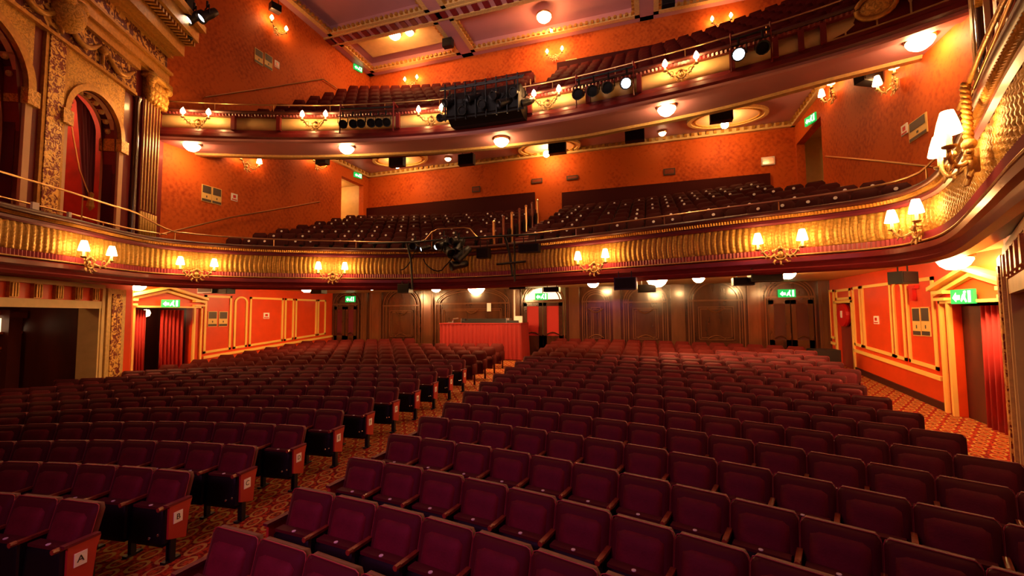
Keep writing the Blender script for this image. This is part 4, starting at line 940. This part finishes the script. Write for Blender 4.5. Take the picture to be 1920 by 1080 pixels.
# large black rig in the middle of the gallery front
(pa, na), (pb, nb) = locate(gpath, 850, 9), locate(gpath, 985, 9); N_ = normals(gpath); i0, i1 = gpath.index(pa), gpath.index(pb)
rig = empty('lighting_rig', (pa.x, pa.y, 8.9), 0, 'big black draped lighting rig at the middle of the upper balcony front', 'lighting rig')
seg = gpath[i0:i1+1]
m = sweep(seg, [(.06, 8.55), (.4, 8.5), (.8, 8.65), (.85, 9.1), (.7, 9.38), (.06, 9.4)]); kid(m, 'black_drape', M['under'], rig)
for z, o_ in ((9.5, .85), (9.4, .95), (8.55, .85)):
    kid(MB().tube([(gpath[i].x+N_[i].x*o_, gpath[i].y+N_[i].y*o_, z) for i in range(i0-2, i1+3, 4)], .03, 6), 'rail_tube', M['blackmetal'], rig)
for i in range(i0, i1+1, max(1, (i1-i0)//6)):
    p, N = gpath[i], N_[i]; kid(MB().tube([(p.x+N.x*.9, p.y+N.y*.9, 8.45), (p.x+N.x*.95, p.y+N.y*.95, 9.55)], .025, 5), 'upright', M['blackmetal'], rig)
for k, px in enumerate((838, 862, 885, 905, 925, 945, 962, 980, 992)):
    gal_spot(px, [8.8, 9.0, 8.7, 9.05, 8.8, 9.0, 8.75, 9.0, 8.9][k], .95 if 0 < k < 8 else .45, 'black lantern on the central rig, %s from its left' % ('first second third fourth fifth sixth seventh eighth ninth'.split()[k]), 0, 1.0, rz=random.uniform(-.9, .9))
# lighting cluster on the circle front
def circ_pt(px, z, out): p, N = locate(cpath, px, z); q = p+N*out; return q, N
for k, (px, z, o_, lit, sc_) in enumerate([(785, 4.95, .5, 0, 1.1), (806, 4.9, .6, 1, .8), (824, 4.92, .55, 1, .8), (843, 5.0, .7, 0, 1.2), (858, 4.75, .8, 0, 1.3), (872, 4.9, .6, 0, 1.3), (882, 4.6, .8, 0, 1.3), (866, 5.05, .7, 0, 1.0), (874, 4.3, .8, 0, 1.2)]):
    q, N = circ_pt(px, z, o_); spot((q.x, q.y, z), rot_of(N)+random.uniform(-1, 1), random.uniform(-.1, .9), 'lantern in the lower balcony cluster, %s counting from the left' % ('first second third fourth fifth sixth seventh eighth lowest'.split()[k]), lit, sc_)
cl = empty('lighting_cluster_frame', tuple(circ_pt(840, 4.9, .4)[0])+(4.9,), 0, 'dark scaffold arms holding lanterns at the middle of the lower balcony front', 'lighting bar')
def pt(px, z, o_): q, N = circ_pt(px, z, o_); return (q.x, q.y, z)
kid(MB().tube([pt(690, 5.15, .15), pt(780, 5.15, .35), pt(860, 5.2, .45), pt(940, 5.18, .35), pt(1010, 5.15, .15)], .03, 6), 'tube', M['blackmetal'], cl)
kid(MB().tube([pt(767, 5.15, .3), pt(775, 4.6, .3), pt(777, 3.6, .3)], .035, 6), 'hanging_arm', M['blackmetal'], cl)
kid(MB().tube([pt(953, 5.2, .3), pt(963, 4.6, .35), pt(968, 3.9, .3)], .04, 6), 'hanging_arm', M['blackmetal'], cl)
kid(MB().tube([pt(972, 5.0, .3), pt(970, 3.75, .3)], .03, 6), 'hanging_arm', M['blackmetal'], cl)
kid(MB().tube([pt(940, 4.3, .4), pt(995, 4.32, .4)], .035, 6), 'cross_arm', M['blackmetal'], cl)
kid(MB().tube([pt(796+7*k, 4.6-.42*math.sin(PI*k/8), .3) for k in range(9)], .02, 5), 'cable', M['under'], cl)
kid(MB().tube([pt(754+4*k, 4.25+.9*(k/8)**2, .22) for k in range(9)], .018, 5), 'cable', M['under'], cl)
# boom with lamps at the left gallery end
P = at_x(356, 40, XL+1.2); bm_ = empty('lighting_boom', (P.x, P.y, P.z), 0, 'vertical black boom at the far left end of the gallery with two lit lamps', 'lighting bar')
kid(MB().box(P.x-.25, P.y-.12, P.z-.55, P.x+.0, P.y+.12, P.z+2.4), 'pole', M['blackmetal'], bm_); kid(MB().tube([(P.x-.1, P.y, P.z+.8), (P.x+1.1, P.y, P.z+1.0)], .05, 6), 'cross_arm', M['blackmetal'], bm_)
for px, py, nm in ((364, 32, 'left'), (388, 29, 'right')):
    Q = at_y(px, py, P.y-.1); spot(tuple(Q), -.35, .85, 'lit round lamp on the far left boom, %s one of the pair' % nm, True, 1.35)
# ------------------------------------------------------------------ BRASS RAILS
def rail_along(path, z, off, name, label, step, hoop=None, r=.022, i0=0, i1=None):
    N_ = normals(path); i1 = i1 or len(path)-1; e = empty(name, (path[i0].x, path[i0].y, z), 0, label, 'handrail'); P = []
    for i in range(i0, i1+1, 3):
        zz = z+(hoop(path[i]) if hoop else 0); P.append((path[i].x+N_[i].x*off, path[i].y+N_[i].y*off, zz))
    kid(MB().tube(P, r, 6), 'rail_tube', M['brass'], e, True)
    for i in range(i0, i1+1, step):
        zz = z+(hoop(path[i]) if hoop else 0); x, y = path[i].x+N_[i].x*off, path[i].y+N_[i].y*off; kid(MB().tube([(x, y, z-.3), (x, y, zz)], .014, 5), 'rail_post', M['brass'], e)
def chp(p):
    sm = lambda a: max(0, min(1, a))
    c = sm((.95-abs(p.x+6.3))/.35)*.42 if p.y > 11 else 0
    l = sm((8.9-p.y)/.9)*.38 if p.x < -10 else 0
    r_ = sm((9.5-p.y)/1.2)*.35 if p.x > 0 else 0
    return c+l+r_
rail_along(cpath, 5.24, -.12, 'balcony_handrail', 'thin brass handrail running along the lower balcony front', 34, chp)
rail_along(gpath, 9.70, -.12, 'balcony_handrail', 'thin brass handrail running along the upper balcony front', 22)
rail_along([p for p in cpath if p.x < -11 and p.y < 9], 5.16, -.25, 'box_handrail', 'lower brass rail along the left box front', 30)
for nm, pts, X in (('left wall of the circle', [(262, 449), (430, 408), (600, 378)], XL+.08), ('right wall of the circle', [(1548, 293), (1650, 302), (1750, 313)], XR-.08), ('left wall of the gallery', [(385, 182), (480, 168), (605, 148), (632, 166)], XL+.08)):
    Q = [at_x(*p, X) for p in pts]; e = empty('wall_handrail', tuple(Q[0]), 0, 'sloping brass handrail on the %s' % nm, 'handrail'); kid(MB().tube([tuple(q) for q in Q], .028, 6), 'rail_tube', M['brass'], e)
    for q in Q: kid(MB().tube([tuple(q), (q.x+(-.08 if X < 0 else .08), q.y, q.z-.06)], .015, 5), 'wall_bracket', M['brass'], e)
# aisle steps and guard posts in the circle
m = MB()
for j in range(7):
    for h in (0, 1):
        Yf = 13.9-22+math.sqrt((22+j-.62+.5*h)**2-.1); z = 5.6+.375*j-.9+.19*h
        if h: m.box(-4.9, Yf, z-.19, -3.95, Yf+.5, z)
kid(m, 'aisle_step', M['wine'], circle)
for j in range(7):
    for h in (0, 1):
        Yf = 13.9-22+math.sqrt((22+j-.62+.5*h)**2-.1); z = 5.6+.375*j-.9+.19*h
        kid(MB().box(-4.9, Yf-.02, z, -3.95, Yf+.06, z+.02), 'step_nosing', M['stonew'], circle)
for j in range(7):
    Yf = 13.9-22+math.sqrt((22+j-.3)**2-.1); z = 5.6+.375*j-.9
    m = MB(); m.tube([(-4.98, Yf, z), (-4.98, Yf, z+1.15)], .045, 6).sphere((-4.98, Yf, z+1.18), .06, 8, 5)
    simple('guard_post', m, 'armwood' if j % 2 else 'brass', 'upright guard post beside the circle aisle steps, %s from the front' % ('first second third fourth fifth sixth seventh'.split()[j]), 'post', 'guard posts by the circle aisle')
for j in range(7):
    Yf = 13.2-22+math.sqrt((22+.85*j+1.2)**2-.1); z = 9.6+.63*j-.5
    m = MB(); m.tube([(-5.0-.0*j, Yf, z), (-5.0, Yf, z+1.3)], .03, 6)
    simple('guard_post', m, 'brass', 'metal guard post beside the gallery aisle, %s from the front' % ('first second third fourth fifth sixth seventh'.split()[j]), 'post', 'guard posts by the gallery aisle')
for j in range(4):
    Ys = 16.6-.9*j; P, Q = at_y(1543+17*j, 348+4*j, Ys), at_y(1574+19*j, 350+4*j, Ys)
    kid(MB().box(P.x, Ys-.06, P.z-.03, Q.x, Ys+.05, P.z+.01).box(P.x, Ys+.05, P.z-.2, Q.x, Ys+.9, P.z), 'step_nosing', M['stonew'] if 0 else M['cream'], circle)
# ------------------------------------------------------------------ SEATS
def pad(w_, z0, z1, y0, lean, th, bulge, n=8, corner=.07, backbulge=0.0):
    """closed cushion: front bulges to -y, rounded top corners"""
    m = MB(); nx, nz_ = n, n; F_ = []; B_ = []
    for j in range(nz_+1):
        v = j/nz_; z = z0+(z1-z0)*v
        hw = w_/2
        dz = z1-z
        if dz < corner: hw -= corner-math.sqrt(max(0, corner**2-(corner-dz)**2))
        for i in range(nx+1):
            u = -1+2*i/nx; x = hw*u; yb = y0+lean*(z-z0)
            e = (1-abs(u)**4)*(1-abs(2*v-1)**4)
            F_.append((x, yb-.012-bulge*e**.6, z)); B_.append((x, yb+th+backbulge*e, z))
    N1 = nx+1; k = len(F_); m.v = F_+B_
    for j in range(nz_):
        for i in range(nx):
            a = j*N1+i; m.f += [(a, a+1, a+N1+1, a+N1), (k+a, k+a+N1, k+a+N1+1, k+a+1)]
    for i in range(nx): m.f += [(i, k+i, k+i+1, i+1), (nz_*N1+i, nz_*N1+i+1, k+nz_*N1+i+1, k+nz_*N1+i)]
    for j in range(nz_): a = j*N1; m.f += [(a, a+N1, k+a+N1, k+a), (a+nx, k+a+nx, k+a+N1+nx, a+N1+nx)]
    return m
SW = .545
def seat_template():
    r = empty('theatre_chair', (0, 0, -50), 0, 'x', 'theatre seat')
    pad(SW-.012, .40, .86, .16, .26, .05, .04, 10, .035).build('backrest', M['velvet_shaded'], r, True)
    pad(SW-.13, .42, .80, .136, .27, .035, .045, 10, .06).build('lit_back_pad', M['velvet'], r, True)  # lighter middle pad, the lit centre of the seat back put into colour
    m = MB(); hw = SW/2-.007; Z = lambda z: .16+.26*(z-.40)-.008
    m.tube([(-hw, Z(.45), .45), (-hw, Z(.82), .82), (-hw+.01, Z(.85), .852), (-hw+.04, Z(.862), .864), (hw-.04, Z(.862), .864), (hw-.01, Z(.85), .852), (hw, Z(.82), .82), (hw, Z(.45), .45)], .0045, 5)
    m.build('piping', M['piping'], r)
    p = pad(SW-.06, .17, .56, .01, .08, .07, .025, 8, .05).build('tipped_seat', M['under'], r, True)
    m = MB(); m.box(-.22, .02, .545, .22, .115, .572); m.build('seat_edge', M['velvet_shaded'], r)
    m = MB(); m.lathe([(0, 0), (.019, 0), (.019, .006), (0, .006)], 10, (0, .045, .572)); m.build('number_disc', M['white'], r)
    m = MB(); m.box(SW/2-.022, -.04, .585, SW/2+.022, .2, .612); m.lathe([(0, -.0), (.024, .0), (.024, .05), (0, .05)], 8, (SW/2, -.04, .6), Matrix.Rotation(PI/2, 4, 'X')); a = m.build('armrest', M['armwood'], r)
    m = MB(); m.box(SW/2-.018, -.02, .22, SW/2+.018, .24, .585).box(SW/2-.022, .03, 0, SW/2+.022, .09, .25).box(SW/2-.03, -.02, 0, SW/2+.03, .16, .025); m.build('standard', M['blackmetal'], r)
    return r
st_root = seat_template(); ST = build_template(st_root)
def text_mesh(ch):
    c = bpy.data.curves.new('t', 'FONT'); c.body = ch; c.size = .085; c.align_x = 'CENTER'; c.align_y = 'CENTER'; c.extrude = .001
    o = bpy.data.objects.new('t', c); COL.objects.link(o); bpy.context.view_layer.update()
    me = bpy.data.meshes.new_from_object(o.evaluated_get(bpy.context.evaluated_depsgraph_get())); bpy.data.objects.remove(o); me.materials.clear(); me.materials.append(M['ink']); return me
ORD = 'first second third fourth fifth sixth seventh eighth ninth tenth eleventh twelfth thirteenth fourteenth fifteenth sixteenth seventeenth eighteenth nineteenth twentieth'.split()
CY = 4.6-14.6   # centre of the stalls row arcs
cx0 = -4.33
seats = []
for n_ in range(1, 18):
    R = 14.6+(n_-3)*.857
    for side in (-1, 1):
        edge = -5.07 if side < 0 else -3.6
        th0 = math.asin((edge-cx0)/R); k = 0
        while True:
            th = th0+side*(k+.5)*SW/R; k += 1
            x, y = cx0+R*math.sin(th), CY+R*math.cos(th)
            if k > 24: break
            if side < 0 and (x < -14.15 or (n_ >= 16 and False)): break
            if side > 0 and x > (4.0 if n_ < 13 else 4.3): break
            # splayed wall limits the front left rows
            if side < 0 and y < 8.9 and x < -14.35: break
            if side < 0 and n_ >= 16 and x > -9.3: continue
            # seat reference: top of the back is .28 behind the origin
            ox, oy = x-.28*math.sin(th), y-.28*math.cos(th)
            z = fl(oy); px, py, d = proj((x, y, z+.85)); px2, py2, d2 = proj((ox, oy, z+.5))
            if d < .3 or px < -90 or px > 2010 or py > 1130: continue
            seats.append((d, n_, side, k, ox, oy, z, th))
seats.sort(key=lambda s: s[0])
near, far = seats[:300], seats[300:]
letters = 'ABCDEFGHJKLMNOPQR'
end_mesh = None; tm = {}
def end_panel(o, n_, side):
    global end_mesh
    s = 1 if side < 0 else -1
    m = MB(); x = s*(SW/2+.012)
    m.prism([(.0, .26), (.20, .2), (.23, .5), (.26, .60), (.0, .60)], 0, .032*s, lambda u, v, h: (x+h, u, v)); e = m.build('end_panel', M['endpanel'], o)
    m = MB(); m.box(x-.02, .03, .0, x+.03*s+.0, .09, .3); m.build('end_leg', M['blackmetal'], o)
    m = MB(); m.box(x-.02*s, -.03, .60, x+.04*s, .25, .625); m.build('end_armrest', M['velvet'], o)
    if side < 0:
        pl = MB().box(x+.032*s, +.05, .40, x+.037*s, .15, .52).build('letter_plate', M['white'], e)
        L = letters[n_-1]
        if L not in tm: tm[L] = text_mesh(L)
        t = bpy.data.objects.new('letter', tm[L]); COL.objects.link(t); t.parent = e; t.matrix_local = Matrix.Translation((x+.0385*s, .10, .46)) @ Matrix.Rotation(PI/2*s, 4, 'Z') @ Matrix.Rotation(PI/2, 4, 'X')
    for yy, zz in ((-.09, .34), (.0, .33)):
        if side < 0: MB().sphere((x-.25*s*0-.03, yy-.065, zz), .014, 6, 4).build('bolt', M['steel'], o)
blk = {-1: 'left', 1: 'right'}
for d, n_, side, k, ox, oy, z, th in near:
    lab = 'maroon stalls seat, %s from the centre aisle, %s row, %s block' % (ORD[k-1] if k <= 20 else 'far', ORD[n_-1], blk[side])
    o = dup(ST, (ox, oy, z), -th, lab, 'maroon stalls seats in the %s block' % blk[side])
    if k == 1: end_panel(o, n_, side)
bpy.data.objects.remove(st_root) if False else None
# the template itself becomes the first of the far seats' neighbours: remove it
for c, g in ST[1]: bpy.data.objects.remove(c)
bpy.data.objects.remove(st_root)
def seat_simple(mb, ox, oy, z, th, W_=SW, low=.3):
    M_ = Matrix.Translation((ox, oy, z)) @ Matrix.Rotation(-th, 4, 'Z')
    for part in (pad(W_-.03, .40, .86, .16, .26, .05, .05, 4), pad(W_-.08, .17, .56, -.06, .10, .09, .035, 3)):
        mb.add([M_ @ Vector(v) for v in part.v], part.f)
    m = MB(); m.box(W_/2-.018, -.12, low, W_/2+.018, .24, .61).box(W_/2-.02, .03, 0, W_/2+.02, .09, low); mb.add([M_ @ Vector(v) for v in m.v], m.f)
mb = MB()
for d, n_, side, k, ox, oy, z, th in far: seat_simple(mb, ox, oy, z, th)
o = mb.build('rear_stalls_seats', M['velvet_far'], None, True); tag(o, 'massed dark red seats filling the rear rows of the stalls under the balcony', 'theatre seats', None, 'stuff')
# circle seats
def circle_template():
    r = empty('circle_chair', (0, 0, -50), 0, 'x', 'theatre seat')
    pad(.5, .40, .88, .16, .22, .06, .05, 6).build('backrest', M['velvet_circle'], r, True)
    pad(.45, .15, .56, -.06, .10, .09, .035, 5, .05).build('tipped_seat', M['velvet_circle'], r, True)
    MB().lathe([(0, 0), (.042, 0), (.042, .012), (0, .012)], 8, (0, .165, .75), Matrix.Rotation(1.3, 4, 'X')).build('number_disc', M['white'], r)
    MB().box(.25, -.12, 0, .285, .26, .6).build('standard', M['under'], r); return r
cr = circle_template(); CT = build_template(cr); cnt = 0
for j in range(7):
    R = 22+j; kk = {-1: 0, 1: 0}
    for side in (-1, 1):
        edge = -5.1 if side < 0 else -3.85; th = math.asin((edge-XC)/R)
        for k in range(1, 24):
            a = th+side*(k-.5)*.54/R; x, y = XC+R*math.sin(a), 13.9-22+R*math.cos(a)
            if x < XL+.35 or x > (XR-.6 if j < 4 else 3.9): break
            ox, oy = x-.28*math.sin(a), y-.28*math.cos(a)
            dup(CT, (ox, oy, 5.6+.375*j-.9), -a, 'dark red circle seat, %s from the aisle, %s row, %s block' % (ORD[k-1], ORD[j], blk[side]), 'circle seats in the %s block' % blk[side], skip=('number_disc',) if random.random() < .4 else ())
            cnt += 1
for c, g in CT[1]: bpy.data.objects.remove(c)
bpy.data.objects.remove(cr)
# low wall behind the last circle row
mb = MB(); mb.box(XL, YC-.12, 7.2, -5.3, YC, 8.75).box(-3.95, YC-.12, 7.2, 3.2, YC, 8.6).box(3.2, YC-.12, 7.2, 4.9, YC, 8.6); struct(mb.build('trim_circle_back', M['velvet_circle']))
# gallery seating
mb = MB()
for j in range(9):
    R = 22+.85*j
    for side in (-1, 1):
        edge = -5.15 if side < 0 else -4.0; th = math.asin((edge-XC)/R)
        for k in range(1, 24):
            a = th+side*(k-.5)*.54/R; x, y = XC+R*math.sin(a), 13.2-22+R*math.cos(a)
            if x < XL+.3 or x > XR-.3 or y > YC-.2: break
            M_ = Matrix.Translation((x-.28*math.sin(a), y-.28*math.cos(a), 9.6+.63*j-.85)) @ Matrix.Rotation(-a, 4, 'Z')
            for part in (pad(.53, .30, .88, .16, .22, .06, .04, 3), pad(.5, .1, .5, -.06, .10, .09, .03, 2)): mb.add([M_ @ Vector(v) for v in part.v], part.f)
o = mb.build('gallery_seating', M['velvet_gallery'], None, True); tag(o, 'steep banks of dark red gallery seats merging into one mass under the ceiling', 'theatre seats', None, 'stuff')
mb = MB(); mb.box(XL, YC-.12, 13.2, -5.4, YC, 14.95).box(-4.1, YC-.12, 13.2, XR, YC, 15.1); struct(mb.build('trim_gallery_back', M['velvet_circle']))
print('SEATS', len(near), len(far), cnt)

# gilt rope hanging on the near right box front
T_ = at_z(1842, 150, 5.04); i_ = min(range(len(cpath)), key=lambda i: (cpath[i]-Vector((T_.x, T_.y))).length); p, N = cpath[i_], normals(cpath)[i_]; q = p+N*.17; rp_ = empty('gilt_rope', (q.x, q.y, 5.02), 0, 'twisted gilt rope hanging down the near right box front', 'rope')
m = MB()
for k in range(2):
    m.tube([(q.x+.022*math.cos(i*.9+k*PI), q.y+.022*math.sin(i*.9+k*PI), 5.04-.62*i/40) for i in range(41)], .024, 6)
kid(m, 'cord', M['gold'], rp_, True)
kid(MB().sphere((q.x, q.y, 4.42), .06, 12, 8).sphere((q.x, q.y, 4.35), .035, 10, 6), 'boss', M['palegold'], rp_, True)
i0 = min(range(len(cpath)), key=lambda i: (cpath[i]-p).length); N_ = normals(cpath)
m = MB(); m.tube([(cpath[i].x+N_[i].x*.14, cpath[i].y+N_[i].y*.14, 5.04+.0*i) for i in range(i0-10, min(i0+60, len(cpath)), 3)], .022, 6); kid(m, 'draped_cord', M['gold'], rp_, True)

# small things on the left box ledge and above the right doorway
for px, z_, lab, w_, h_ in ((71, 5.0, 'small white card standing on the left box ledge by the relief pier', .13, .16), (130, 5.0, 'small white cup shaped box on the left box ledge by the arch', .07, .13)):
    p, N = locate(cpath, px, 5.0, 0); q = p-N*.03
    simple('ledge_card', MB().rbox((q.x, q.y, z_+h_/2), (w_, .05, h_), rot_of(N)), 'white', lab, 'card')
P = at_x(1712, 548, XR-.04)
simple('wall_ornament', MB().box(XR-.08, P.y-.16, P.z+.08, XR-.0, P.y+.16, P.z+.16).box(XR-.08, P.y-.05, P.z-.2, XR-.0, P.y+.05, P.z+.08), 'fire', 'small red T shaped ornament above the right stalls doorway', 'ornament')
